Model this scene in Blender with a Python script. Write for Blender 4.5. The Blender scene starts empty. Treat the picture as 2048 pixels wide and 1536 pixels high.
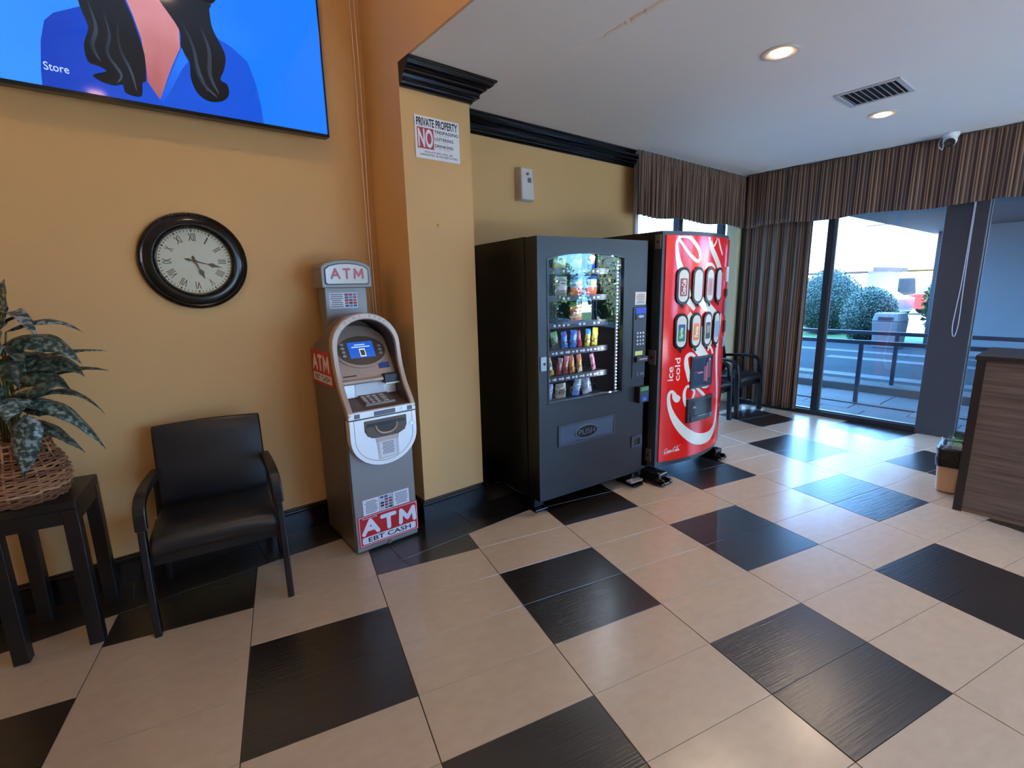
import bpy, bmesh, math, random
from mathutils import Vector, Matrix
from mathutils.geometry import tessellate_polygon
random.seed(7)
SC = bpy.context.scene
COL = SC.collection
R = math.radians
# ------------------------------------------------------------------ camera
YAW, PIT, ROL = R(51.5915), R(-11.2457), R(-1.3479)
CAMH = 1.548
_f = Vector((math.cos(PIT)*math.cos(YAW), math.cos(PIT)*math.sin(YAW), math.sin(PIT)))
_r = Vector((math.sin(YAW), -math.cos(YAW), 0)); _u = _r.cross(_f)
_r2 = math.cos(ROL)*_r + math.sin(ROL)*_u; _u2 = -math.sin(ROL)*_r + math.cos(ROL)*_u
cd = bpy.data.cameras.new('camera'); cam = bpy.data.objects.new('camera', cd); COL.objects.link(cam)
cd.sensor_width = 36.0; cd.lens = 963.49/2048*36.0; cd.clip_start = 0.05; cd.clip_end = 400
M = Matrix.Identity(4)
for i in range(3):
    M[i][0] = _r2[i]; M[i][1] = _u2[i]; M[i][2] = -_f[i]
M[2][3] = CAMH
cam.matrix_world = M
SC.camera = cam
def to_px(x, y, z):
    d = Vector((x, y, z-CAMH)); w = d.dot(_f)
    if w <= 0.05: return None
    return 1024+963.49*d.dot(_r2)/w, 768-963.49*d.dot(_u2)/w
# ------------------------------------------------------------------ world, sun, exposure
W = bpy.data.worlds.new('sky'); SC.world = W; W.use_nodes = True
bg = W.node_tree.nodes['Background']
bg.inputs[0].default_value = (0.20, 0.50, 1.0, 1); bg.inputs[1].default_value = 9.5
sd = bpy.data.lights.new('sun', 'SUN'); sd.energy = 92.0; sd.angle = R(0.6); sd.color = (1, .97, .95)
sun = bpy.data.objects.new('sun', sd); COL.objects.link(sun)
sun.rotation_euler = Vector((1.0, -0.05, -0.36)).to_track_quat('-Z', 'Y').to_euler()
SC.view_settings.view_transform = 'Standard'; SC.view_settings.look = 'None'
SC.view_settings.exposure = 1.12; SC.view_settings.gamma = 1.0; SC.view_settings.use_curve_mapping = False
SC.cycles.max_bounces = 8; SC.cycles.diffuse_bounces = 5; SC.cycles.glossy_bounces = 4
SC.cycles.transparent_max_bounces = 12; SC.cycles.transmission_bounces = 4
SC.cycles.sample_clamp_indirect = 6.0
LAMP_WARM = (1.0, .77, .55)
# ------------------------------------------------------------------ materials
MATS = {}
def lin(c):
    return tuple(((v/255)/12.92 if v/255 <= .04045 else ((v/255+.055)/1.055)**2.4) for v in c)
def mat(name, rgb, rough=.5, metal=0.0, spec=.5, emit=0, noise=0, nscale=20, bump=0, bscale=80, coat=0, alpha=1):
    if name in MATS: return MATS[name]
    m = bpy.data.materials.new(name); m.use_nodes = True
    nt = m.node_tree; b = nt.nodes['Principled BSDF']
    c = lin(rgb) + (1,)
    b.inputs['Base Color'].default_value = c; b.inputs['Roughness'].default_value = rough
    b.inputs['Metallic'].default_value = metal; b.inputs['Specular IOR Level'].default_value = spec
    if coat: b.inputs['Coat Weight'].default_value = coat; b.inputs['Coat Roughness'].default_value = .06
    if emit:
        b.inputs['Emission Color'].default_value = c; b.inputs['Emission Strength'].default_value = emit
        if emit: b.inputs['Base Color'].default_value = (.01, .01, .01, 1)
    if alpha < 1: b.inputs['Alpha'].default_value = alpha
    if noise or bump:
        tc = nt.nodes.new('ShaderNodeTexCoord')
    if noise:
        n = nt.nodes.new('ShaderNodeTexNoise'); n.inputs['Scale'].default_value = nscale; n.inputs['Detail'].default_value = 5
        nt.links.new(tc.outputs['Object'], n.inputs['Vector'])
        mx = nt.nodes.new('ShaderNodeMixRGB'); mx.blend_type = 'MULTIPLY'; mx.inputs[0].default_value = noise
        rp = nt.nodes.new('ShaderNodeValToRGB'); rp.color_ramp.elements[0].position = .3; rp.color_ramp.elements[1].position = .7
        rp.color_ramp.elements[0].color = (.35, .35, .35, 1)
        nt.links.new(n.outputs['Fac'], rp.inputs[0])
        mx.inputs[1].default_value = c; nt.links.new(rp.outputs[0], mx.inputs[2])
        nt.links.new(mx.outputs[0], b.inputs['Base Color'])
    if bump:
        n2 = nt.nodes.new('ShaderNodeTexNoise'); n2.inputs['Scale'].default_value = bscale; n2.inputs['Detail'].default_value = 4
        nt.links.new(tc.outputs['Object'], n2.inputs['Vector'])
        bp = nt.nodes.new('ShaderNodeBump'); bp.inputs['Strength'].default_value = bump; bp.inputs['Distance'].default_value = .01
        nt.links.new(n2.outputs['Fac'], bp.inputs['Height']); nt.links.new(bp.outputs[0], b.inputs['Normal'])
    MATS[name] = m
    return m
def glass(name, tint=(1, 1, 1), ior=1.45, rough=0.0, refl=1.0):
    if name in MATS: return MATS[name]
    m = bpy.data.materials.new(name); m.use_nodes = True; nt = m.node_tree; nt.nodes.clear()
    o = nt.nodes.new('ShaderNodeOutputMaterial'); mx = nt.nodes.new('ShaderNodeMixShader')
    t = nt.nodes.new('ShaderNodeBsdfTransparent'); t.inputs[0].default_value = tint + (1,)
    g = nt.nodes.new('ShaderNodeBsdfGlossy'); g.inputs['Roughness'].default_value = rough
    lw = nt.nodes.new('ShaderNodeLayerWeight'); lw.inputs[0].default_value = .5
    pw = nt.nodes.new('ShaderNodeMath'); pw.operation = 'POWER'; pw.inputs[1].default_value = 5
    ma = nt.nodes.new('ShaderNodeMath'); ma.operation = 'MULTIPLY_ADD'; ma.inputs[1].default_value = .95*refl; ma.inputs[2].default_value = .045*refl
    nt.links.new(lw.outputs['Facing'], pw.inputs[0]); nt.links.new(pw.outputs[0], ma.inputs[0]); nt.links.new(ma.outputs[0], mx.inputs[0])
    nt.links.new(t.outputs[0], mx.inputs[1]); nt.links.new(g.outputs[0], mx.inputs[2]); nt.links.new(mx.outputs[0], o.inputs[0])
    MATS[name] = m
    return m
def tile_mat(name, c1, c2, rough, streak):
    m = bpy.data.materials.new(name); m.use_nodes = True; nt = m.node_tree; b = nt.nodes['Principled BSDF']
    tc = nt.nodes.new('ShaderNodeTexCoord'); mp = nt.nodes.new('ShaderNodeMapping')
    mp.inputs['Rotation'].default_value = (0, 0, R(13.4))
    mp0 = nt.nodes.new('ShaderNodeMapping'); mp0.inputs['Rotation'].default_value = (0, 0, R(13.4)); nt.links.new(tc.outputs['Object'], mp0.inputs[0])
    mp.inputs['Rotation'].default_value = (0, 0, 0); mp.inputs['Scale'].default_value = (1.6, 34, 1) if streak else (5, 9, 1)
    nt.links.new(mp0.outputs[0], mp.inputs[0])
    oi = nt.nodes.new('ShaderNodeObjectInfo')
    n = nt.nodes.new('ShaderNodeTexNoise'); n.inputs['Scale'].default_value = 4 if streak else 3; n.inputs['Detail'].default_value = 6
    n.noise_dimensions = '4D'; nt.links.new(mp.outputs[0], n.inputs['Vector'])
    ml = nt.nodes.new('ShaderNodeMath'); ml.operation = 'MULTIPLY'; ml.inputs[1].default_value = 40
    nt.links.new(oi.outputs['Random'], ml.inputs[0]); nt.links.new(ml.outputs[0], n.inputs['W'])
    rp = nt.nodes.new('ShaderNodeValToRGB'); rp.color_ramp.elements[0].position = .35; rp.color_ramp.elements[1].position = .68
    rp.color_ramp.elements[0].color = lin(c1)+(1,); rp.color_ramp.elements[1].color = lin(c2)+(1,)
    nt.links.new(n.outputs['Fac'], rp.inputs[0]); nt.links.new(rp.outputs[0], b.inputs['Base Color'])
    b.inputs['Roughness'].default_value = rough; b.inputs['Specular IOR Level'].default_value = 1.0
    b.inputs['Coat Weight'].default_value = .35; b.inputs['Coat Roughness'].default_value = .26; b.inputs['Coat IOR'].default_value = 1.6
    n2 = nt.nodes.new('ShaderNodeTexNoise'); n2.inputs['Scale'].default_value = 3.0; n2.inputs['Detail'].default_value = 3
    nt.links.new(mp.outputs[0] if streak else tc.outputs['Object'], n2.inputs['Vector'])
    bp = nt.nodes.new('ShaderNodeBump'); bp.inputs['Strength'].default_value = .22 if streak else .06; bp.inputs['Distance'].default_value = .006
    nt.links.new(n2.outputs['Fac'], bp.inputs['Height']); nt.links.new(bp.outputs[0], b.inputs['Normal'])
    MATS[name] = m
    return m
def wood_mat(name, c1, c2, scale, rough=.45):
    m = bpy.data.materials.new(name); m.use_nodes = True; nt = m.node_tree; b = nt.nodes['Principled BSDF']
    tc = nt.nodes.new('ShaderNodeTexCoord'); mp = nt.nodes.new('ShaderNodeMapping'); mp.inputs['Scale'].default_value = scale
    nt.links.new(tc.outputs['Object'], mp.inputs[0])
    n = nt.nodes.new('ShaderNodeTexNoise'); n.inputs['Scale'].default_value = 3; n.inputs['Detail'].default_value = 7; n.inputs['Roughness'].default_value = .65
    nt.links.new(mp.outputs[0], n.inputs['Vector'])
    rp = nt.nodes.new('ShaderNodeValToRGB'); rp.color_ramp.elements[0].position = .32; rp.color_ramp.elements[1].position = .7
    rp.color_ramp.elements[0].color = lin(c1)+(1,); rp.color_ramp.elements[1].color = lin(c2)+(1,)
    nt.links.new(n.outputs['Fac'], rp.inputs[0]); nt.links.new(rp.outputs[0], b.inputs['Base Color'])
    b.inputs['Roughness'].default_value = rough
    MATS[name] = m
    return m
def stripe_mat(name, period=.11):
    m = bpy.data.materials.new(name); m.use_nodes = True; nt = m.node_tree; b = nt.nodes['Principled BSDF']
    uv = nt.nodes.new('ShaderNodeUVMap'); sx = nt.nodes.new('ShaderNodeSeparateXYZ'); nt.links.new(uv.outputs[0], sx.inputs[0])
    d = nt.nodes.new('ShaderNodeMath'); d.operation = 'DIVIDE'; d.inputs[1].default_value = period; nt.links.new(sx.outputs[0], d.inputs[0])
    fr = nt.nodes.new('ShaderNodeMath'); fr.operation = 'FRACT'; nt.links.new(d.outputs[0], fr.inputs[0])
    rp = nt.nodes.new('ShaderNodeValToRGB'); cr = rp.color_ramp; cr.interpolation = 'CONSTANT'
    cs = [(0, (66, 42, 36)), (.18, (150, 118, 92)), (.26, (92, 62, 50)), (.34, (170, 138, 108)), (.44, (70, 46, 40)), (.58, (134, 92, 62)), (.68, (176, 146, 118)), (.75, (82, 70, 68)), (.90, (140, 104, 82))]
    cr.elements[0].position = 0; cr.elements[0].color = lin(cs[0][1])+(1,); cr.elements[1].position = cs[1][0]; cr.elements[1].color = lin(cs[1][1])+(1,)
    for p, c in cs[2:]:
        e = cr.elements.new(p); e.color = lin(c)+(1,)
    nt.links.new(fr.outputs[0], rp.inputs[0]); nt.links.new(rp.outputs[0], b.inputs['Base Color'])
    b.inputs['Roughness'].default_value = .75; b.inputs['Sheen Weight'].default_value = .2
    tl = nt.nodes.new('ShaderNodeBsdfTranslucent'); nt.links.new(rp.outputs[0], tl.inputs[0])
    mxs = nt.nodes.new('ShaderNodeMixShader'); mxs.inputs[0].default_value = .22
    nt.links.new(b.outputs[0], mxs.inputs[1]); nt.links.new(tl.outputs[0], mxs.inputs[2]); nt.links.new(mxs.outputs[0], nt.nodes['Material Output'].inputs[0])
    MATS[name] = m
    return m
# ------------------------------------------------------------------ mesh helpers
def tag(o, label=None, cat=None, group=None, kind=None):
    if label: o['label'] = label
    if cat: o['category'] = cat
    if group: o['group'] = group
    if kind: o['kind'] = kind
    return o
def empty(name, loc, rz=0, label=None, cat=None, group=None, kind=None):
    o = bpy.data.objects.new(name, None); COL.objects.link(o); o.location = loc; o.rotation_euler = (0, 0, R(rz))
    o.empty_display_size = .1
    return tag(o, label, cat, group, kind)
class G:
    def __init__(s): s.v = []; s.f = []; s.m = []
    def add(s, vs, fs, mi=0):
        o = len(s.v); s.v += [tuple(p) for p in vs]; s.f += [tuple(i+o for i in f) for f in fs]; s.m += [mi]*len(fs); return s
    def box(s, x0, x1, y0, y1, z0, z1, mi=0):
        return s.add([(x0,y0,z0),(x1,y0,z0),(x1,y1,z0),(x0,y1,z0),(x0,y0,z1),(x1,y0,z1),(x1,y1,z1),(x0,y1,z1)],
                     [(3,2,1,0),(4,5,6,7),(0,1,5,4),(1,2,6,5),(2,3,7,6),(3,0,4,7)], mi)
    def hexa(s, p, mi=0):
        return s.add(p, [(3,2,1,0),(4,5,6,7),(0,1,5,4),(1,2,6,5),(2,3,7,6),(3,0,4,7)], mi)
    def rings(s, rings, cap=True, closed=True, mi=0):
        n = len(rings[0]); vs = [p for r in rings for p in r]; fs = []
        for i in range(len(rings)-1):
            for j in range(n if closed else n-1):
                k = (j+1) % n; fs.append((i*n+j, i*n+k, (i+1)*n+k, (i+1)*n+j))
        if cap: fs.append(tuple(range(n))[::-1]); fs.append(tuple((len(rings)-1)*n+j for j in range(n)))
        return s.add(vs, fs, mi)
    def tube(s, path, r, n=8, cap=True, mi=0, flat=None, up=None):
        path = [Vector(p) for p in path]; rs = []; prev = None
        for i, p in enumerate(path):
            t = (path[min(i+1, len(path)-1)]-path[max(i-1, 0)]).normalized()
            a = Vector(up) if up else (prev if prev else (Vector((0,0,1)) if abs(t.z) < .9 else Vector((1,0,0))))
            a = (a - t*a.dot(t)).normalized(); prev = a; b = t.cross(a)
            rr = r[i] if isinstance(r, (list, tuple)) else r
            if flat:
                w, h = flat
                rs.append([p+a*h/2*sy+b*w/2*sx for sx, sy in ((-1,-1),(1,-1),(1,1),(-1,1))])
            else:
                rs.append([p+a*rr*math.cos(2*math.pi*j/n)+b*rr*math.sin(2*math.pi*j/n) for j in range(n)])
        return s.rings(rs, cap, True, mi)
    def cyl(s, c, r, h, n=20, axis='z', r2=None, mi=0):
        r2 = r if r2 is None else r2; rs = []
        for t, rr in ((0, r), (1, r2)):
            ring = []
            for j in range(n):
                a = 2*math.pi*j/n; u, v = rr*math.cos(a), rr*math.sin(a)
                if axis == 'z': ring.append((c[0]+u, c[1]+v, c[2]+h*t))
                elif axis == 'y': ring.append((c[0]+u, c[1]+h*t, c[2]+v))
                else: ring.append((c[0]+h*t, c[1]+u, c[2]+v))
            rs.append(ring)
        return s.rings(rs, True, True, mi)
    def lathe(s, prof, n=32, c=(0,0,0), axis='z', mi=0, cap=True):
        rs = []
        for r, h in prof:
            ring = []
            for j in range(n):
                a = 2*math.pi*j/n; u, v = r*math.cos(a), r*math.sin(a)
                if axis == 'z': ring.append((c[0]+u, c[1]+v, c[2]+h))
                elif axis == 'y': ring.append((c[0]+u, c[1]+h, c[2]+v))
                else: ring.append((c[0]+h, c[1]+u, c[2]+v))
            rs.append(ring)
        return s.rings(rs, cap, True, mi)
    def sphere(s, c, r, n=10, m=6, mi=0, sc=(1,1,1)):
        rs = []
        for i in range(1, m):
            a = math.pi*i/m
            rs.append([(c[0]+sc[0]*r*math.sin(a)*math.cos(2*math.pi*j/n), c[1]+sc[1]*r*math.sin(a)*math.sin(2*math.pi*j/n), c[2]-sc[2]*r*math.cos(a)) for j in range(n)])
        return s.rings(rs, True, True, mi)
    def prism_xz(s, pts, y0, y1, mi=0):
        """polygon (x,z) extruded along y"""
        n = len(pts); tri = tessellate_polygon([[Vector((p[0], p[1], 0)) for p in pts]])
        vs = [(p[0], y0, p[1]) for p in pts]+[(p[0], y1, p[1]) for p in pts]
        fs = [tuple(t) for t in tri]+[tuple(i+n for i in t)[::-1] for t in tri]
        fs += [(i, (i+1) % n, n+(i+1) % n, n+i) for i in range(n)]
        return s.add(vs, fs, mi)
    def prism_yz(s, pts, x0, x1, mi=0):
        n = len(pts); tri = tessellate_polygon([[Vector((p[0], p[1], 0)) for p in pts]])
        vs = [(x0, p[0], p[1]) for p in pts]+[(x1, p[0], p[1]) for p in pts]
        fs = [tuple(t) for t in tri]+[tuple(i+n for i in t)[::-1] for t in tri]
        fs += [(i, (i+1) % n, n+(i+1) % n, n+i) for i in range(n)]
        return s.add(vs, fs, mi)
    def prism_xy(s, pts, z0, z1, mi=0):
        n = len(pts); tri = tessellate_polygon([[Vector((p[0], p[1], 0)) for p in pts]])
        vs = [(p[0], p[1], z0) for p in pts]+[(p[0], p[1], z1) for p in pts]
        fs = [tuple(t) for t in tri]+[tuple(i+n for i in t)[::-1] for t in tri]
        fs += [(i, (i+1) % n, n+(i+1) % n, n+i) for i in range(n)]
        return s.add(vs, fs, mi)
    def build(s, name, m, parent=None, smooth=False, bevel=0, fix=True, seg=2):
        me = bpy.data.meshes.new(name); me.from_pydata(s.v, [], s.f)
        ms = m if isinstance(m, (list, tuple)) else [m]
        for q in ms: me.materials.append(q)
        if len(ms) > 1: me.polygons.foreach_set('material_index', s.m)
        if fix:
            b = bmesh.new(); b.from_mesh(me); bmesh.ops.recalc_face_normals(b, faces=b.faces); b.to_mesh(me); b.free()
        if smooth:
            me.polygons.foreach_set('use_smooth', [True]*len(me.polygons))
            try: me.set_sharp_from_angle(angle=R(38))
            except Exception: pass
        me.update()
        o = bpy.data.objects.new(name, me); COL.objects.link(o)
        if parent: o.parent = parent
        if bevel:
            bm_ = o.modifiers.new('bevel', 'BEVEL'); bm_.width = bevel; bm_.segments = seg; bm_.limit_method = 'ANGLE'; bm_.angle_limit = R(40)
        return o
def share(src, name, parent, loc=(0,0,0), rot=(0,0,0), scale=(1,1,1)):
    o = src.copy(); o.name = name; COL.objects.link(o); o.parent = parent; o.location = loc; o.rotation_euler = rot; o.scale = scale
    return o
def copy_tree(o, parent=None):
    c = o.copy(); COL.objects.link(c); c.parent = parent
    for ch in list(o.children): copy_tree(ch, c)
    return c
def box(name, x0, x1, y0, y1, z0, z1, m, parent=None, bevel=0, seg=2):
    return G().box(x0, x1, y0, y1, z0, z1).build(name, m, parent, bevel=bevel, seg=seg)
_txt = {}
def text_mesh(s, bold, shear=0):
    k = (s, bold, shear)
    if k in _txt: return _txt[k]
    c = bpy.data.curves.new('lettering', 'FONT'); c.body = s; c.size = 1; c.offset = bold; c.resolution_u = 3; c.shear = shear
    o = bpy.data.objects.new('lettering', c); me = bpy.data.meshes.new_from_object(o)
    vs = [v.co.copy() for v in me.vertices]; fs = [tuple(p.vertices) for p in me.polygons]
    bpy.data.objects.remove(o); bpy.data.curves.remove(c); bpy.data.meshes.remove(me)
    _txt[k] = (vs, fs); return _txt[k]
def text(name, s, x0, x1, z0, z1, y, m, parent, bold=.0, shear=0, rot=0, fn=None, label=None):
    """lettering fitted to the box x0..x1, z0..z1 on the plane y (facing -y); fn maps (x,y,z) for other surfaces"""
    vs, fs = text_mesh(s, bold, shear)
    ax = min(v.x for v in vs); bx = max(v.x for v in vs); ay = min(v.y for v in vs); by = max(v.y for v in vs)
    out = []
    for v in vs:
        u = (v.x-ax)/(bx-ax); w = (v.y-ay)/(by-ay)
        if rot == 90: x = x0+(1-w)*(x1-x0); z = z0+u*(z1-z0)
        else: x = x0+u*(x1-x0); z = z0+w*(z1-z0)
        p = (x, y, z); out.append(fn(*p) if fn else p)
    o = G().add(out, fs).build(name, m, parent, fix=False)
    if label: o['label'] = label
    return o
def fat_letter(ch, x0, x1, z0, z1, w, m, parent, fn=None, y=0, t=.0005):
    S = {'A': [((0,0),(.5,1)), ((.5,1),(1,0)), ((.22,.34),(.78,.34))], 'T': [((0,1),(1,1)), ((.5,1),(.5,0))], 'M': [((0,0),(.06,1)), ((.06,1),(.5,.25)), ((.5,.25),(.94,1)), ((.94,1),(1,0))]}[ch]
    g = G(); r = w/2
    for si, (a, b) in enumerate(S):
        p = Vector((x0+r+(x1-x0-w)*a[0], z0+r+(z1-z0-w)*a[1])); q = Vector((x0+r+(x1-x0-w)*b[0], z0+r+(z1-z0-w)*b[1])); d = (q-p).normalized(); n = Vector((-d.y, d.x)); pts = []
        for k in range(9): an = math.pi*k/8; pts.append(q+(n*math.cos(an)+d*math.sin(an))*r)
        for k in range(9): an = math.pi*k/8; pts.append(p-(n*math.cos(an)+d*math.sin(an))*r)
        g.prism_xz([(v.x, v.y) for v in pts], y-t-si*.00025, y)
    if fn: g.v = [fn(*v) for v in g.v]
    return g.build('lettering', m, parent)
def flat(name, pts, y, m, parent, t=.001, fn=None):
    g = G().prism_xz(pts, y-t, y)
    if fn: g.v = [fn(*p) for p in g.v]
    return g.build(name, m, parent)
def spline(pts, n=8, closed=False):
    P = [Vector(p) for p in pts]; out = []; N = len(P)
    for i in range(N if closed else N-1):
        p0 = P[(i-1) % N] if (closed or i > 0) else P[0]; p1 = P[i]; p2 = P[(i+1) % N]; p3 = P[(i+2) % N] if (closed or i+2 < N) else P[-1]
        for k in range(n):
            t = k/n
            out.append(.5*((2*p1)+(p2-p0)*t+(2*p0-5*p1+4*p2-p3)*t*t+(3*p1-p0-3*p2+p3)*t**3))
    if not closed: out.append(P[-1])
    return out
def rrect(x0, x1, z0, z1, r, n=5):
    pts = []
    for cx, cz, a0 in ((x1-r, z1-r, 0), (x0+r, z1-r, 90), (x0+r, z0+r, 180), (x1-r, z0+r, 270)):
        for k in range(n+1):
            a = R(a0+90*k/n); pts.append((cx+r*math.cos(a), cz+r*math.sin(a)))
    return pts
def stadium(cx, cz, w, h, n=10):
    r = w/2; pts = []
    for k in range(n+1): a = math.pi*k/n; pts.append((cx+r*math.cos(a), cz+h/2-r+r*math.sin(a)))
    for k in range(n+1): a = math.pi+math.pi*k/n; pts.append((cx+r*math.cos(a), cz-h/2+r+r*math.sin(a)))
    return pts
def ellipse(cx, cz, a, b, n=28):
    return [(cx+a*math.cos(2*math.pi*k/n), cz+b*math.sin(2*math.pi*k/n)) for k in range(n)]
def ring_xz(g, outer, inner, y0, y1, mi=0):
    """closed band between two equal-length outlines, extruded y0..y1"""
    n = len(outer); vs = []
    for y in (y0, y1):
        vs += [(p[0], y, p[1]) for p in outer]+[(p[0], y, p[1]) for p in inner]
    fs = []
    for i in range(n):
        j = (i+1) % n
        fs += [(i, j, n+j, n+i), (2*n+i, 3*n+i, 3*n+j, 2*n+j), (i, 2*n+i, 2*n+j, j), (n+i, n+j, 3*n+j, 3*n+i)]
    return g.add(vs, fs, mi)
# ================================================================== SETTING
XL, XR, YB, YF = -3.0, 6.25, 3.22, -4.2       # left wall, window wall, gold wall, wall behind the viewer
ZC, ZH = 2.815, 3.62                           # low and high ceiling
XP0, XP1, YP = 1.405, 1.885, 2.745             # pillar
XF = 1.42                                      # where the ceiling drops
gold = mat('gold paint', (216, 172, 114), .62, spec=.3, noise=.10, nscale=1.3, bump=.03, bscale=160)
cream = mat('cream paint', (214, 196, 150), .6)
whitep = mat('white ceiling paint', (234, 230, 225), .8, noise=.06, nscale=.8, bump=.03, bscale=90)
blackwood = mat('black gloss trim', (20, 17, 18), .17, spec=.7)
darkframe = mat('dark bronze frame', (34, 32, 36), .4, spec=.5)
grout = mat('grout', (44, 36, 30), .9)
beige = tile_mat('beige tile', (168, 151, 131), (174, 157, 138), .25, False)
dark = tile_mat('espresso tile', (17, 14, 14), (32, 27, 26), .28, True)
# ---- floor
floor = G().box(XL, XR, YF, YB, -.08, -.0025).build('floor', grout)
tag(floor, kind='structure')
TH = R(13.4); UX, UY = Vector((math.cos(TH), -math.sin(TH))), Vector((math.sin(TH), math.cos(TH)))
OX, OY = .23583, 2.22975; TW, TD = .61, .3016
def gp(u, v): q = Vector((OX, OY))+UX*(u*TW)-UY*(v*TD); return (q.x, q.y)
def clip(poly, a, b, c):                       # keep a*x+b*y<=c
    out = []
    for i in range(len(poly)):
        p, q = poly[i], poly[(i+1) % len(poly)]; dp = a*p[0]+b*p[1]-c; dq = a*q[0]+b*q[1]-c
        if dp <= 0: out.append(p)
        if dp*dq < 0: t = dp/(dp-dq); out.append((p[0]+(q[0]-p[0])*t, p[1]+(q[1]-p[1])*t))
    return out
def area(p): return abs(sum(p[i][0]*p[(i+1) % len(p)][1]-p[(i+1) % len(p)][0]*p[i][1] for i in range(len(p))))/2
YA, YBD = 2.915, 2.432
rest = [G(), G()]; ntile = 0
def tile_geo(g, poly, mi=0):
    if sum(poly[i][0]*poly[(i+1) % len(poly)][1]-poly[(i+1) % len(poly)][0]*poly[i][1] for i in range(len(poly))) < 0: poly = poly[::-1]
    n = len(poly); cx = sum(p[0] for p in poly)/n; cy = sum(p[1] for p in poly)/n
    def ins(d): return [(p[0]-(p[0]-cx)/max(math.hypot(p[0]-cx, p[1]-cy), .01)*d, p[1]-(p[1]-cy)/max(math.hypot(p[0]-cx, p[1]-cy), .01)*d) for p in poly]
    lo, hi = ins(.0020), ins(.0034)
    vs = [(p[0], p[1], -.006) for p in lo]+[(p[0], p[1], -.0012) for p in lo]+[(p[0], p[1], 0) for p in hi]
    fs = [tuple(range(2*n, 3*n))]
    for k in (0, 1):
        fs += [(k*n+i, k*n+(i+1) % n, (k+1)*n+(i+1) % n, (k+1)*n+i) for i in range(n)]
    g.add(vs, fs, mi)
for v in range(-8, 30):
    for u in range(-10, 16):
        full = [gp(u+.0, v+.0), gp(u+1, v), gp(u+1, v+1), gp(u, v+1)]
        p = clip(clip(clip(full, -1, 0, -XL), 1, 0, XR), 0, -1, -YF)
        if len(p) < 3: continue
        if max(q[1] for q in p) <= YBD or (max(q[1] for q in p) <= YA and (max(q[0] for q in p) < 1.08 or min(q[0] for q in p) > 2.2)):
            parts = [p]
        else:
            parts = [clip(clip(p, 1, 0, 1.08), 0, 1, YA), clip(clip(clip(p, -1, 0, -1.08), 1, 0, 2.2), 0, 1, YBD), clip(clip(p, -1, 0, -2.2), 0, 1, YA)]
        parts = [q for q in parts if len(q) >= 3 and area(q) > 2e-4]
        if not parts: continue
        isd = ((v % 6) in (0, 1) and u % 2 == 0) or ((v % 6) in (3, 4) and u % 2 == 1)
        seen = False
        for q in parts:
            for cx, cy in q+[(sum(a[0] for a in q)/len(q), sum(a[1] for a in q)/len(q))]:
                s = to_px(cx, cy, 0)
                if s and -40 < s[0] < 2090 and -40 < s[1] < 1580 and not (cx > 4.25 and cy < .5): seen = True
        if seen and ntile < 300:
            g = G()
            for q in parts: tile_geo(g, q)
            g.build('floor_tile', dark if isd else beige, floor, fix=False); ntile += 1
        else:
            for q in parts: tile_geo(rest[1 if isd else 0], q)
o = rest[0].build('beige_floor_tiles', beige, floor, fix=False); o['kind'] = 'stuff'
o = rest[1].build('dark_floor_tiles', dark, floor, fix=False); o['kind'] = 'stuff'
def border(x0, x1, y0, y1):
    n = max(1, round((x1-x0)/.61)); w = (x1-x0)/n
    for i in range(n):
        g = G(); tile_geo(g, [(x0+i*w, y0), (x0+(i+1)*w, y0), (x0+(i+1)*w, y1), (x0+i*w, y1)]); g.build('border_tile', dark, floor, fix=False)
border(-1.4, 1.08, YA, YB-.01); border(1.08, 2.2, YBD, YP-.005); border(2.2, XR, YA, YB-.01)
# ---- walls
def struct(o): o['kind'] = 'structure'; return o
struct(box('wall_back', XL-.1, 4.17, YB, YB+.16, -.08, ZH, gold))
struct(box('wall_pillar', XP0, XP1, YP, YB-.002, 0, ZC+.0, gold))
struct(box('wall_left', XL-.1, XL, YF, YB, -.08, ZH, gold))
struct(box('wall_fascia', XF-.015, XF, YF, YB-.002, ZC, ZH, gold))
struct(box('wall_back_header', 4.171, XR+.15, YB, YB+.16, 2.45, ZC+.1, cream))
struct(box('ceiling_low', XF+.001, XR+.2, YF-.1, YB+.16, ZC, ZC+.12, whitep))
struct(box('ceiling_high', XL-.1, XF+.1, YF-.1, YB+.16, ZH, ZH+.12, whitep))
# wall behind the viewer: piers, sill and header around three large windows
for i, (a, b) in enumerate(((XL, 1.75), (3.75, 3.9), (6.1, XR+.1))):
    struct(box('wall_front_pier', a, b, YF-.16, YF, 0, ZH, cream))
for i, (a, b) in enumerate(((1.75, 3.75), (3.9, 6.1))):
    struct(box('wall_front_header', a, b, YF-.16, YF, 2.6, ZH, cream))
    w = struct(empty('window_%d' % (i+3), (0, 0, 0), kind='structure'))
    g = G(); t = .05
    g.box(a, b, YF-.12, YF-.05, 0, t).box(a, b, YF-.12, YF-.05, 2.55, 2.6).box(a, a+t, YF-.12, YF-.05, t, 2.55).box(b-t, b, YF-.12, YF-.05, t, 2.55)
    g.build('window_frame', darkframe, w)
    box('pane', a+t, b-t, YF-.09, YF-.084, t, 2.55, glass('window glass', (.97, .985, 1)), w)
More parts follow.
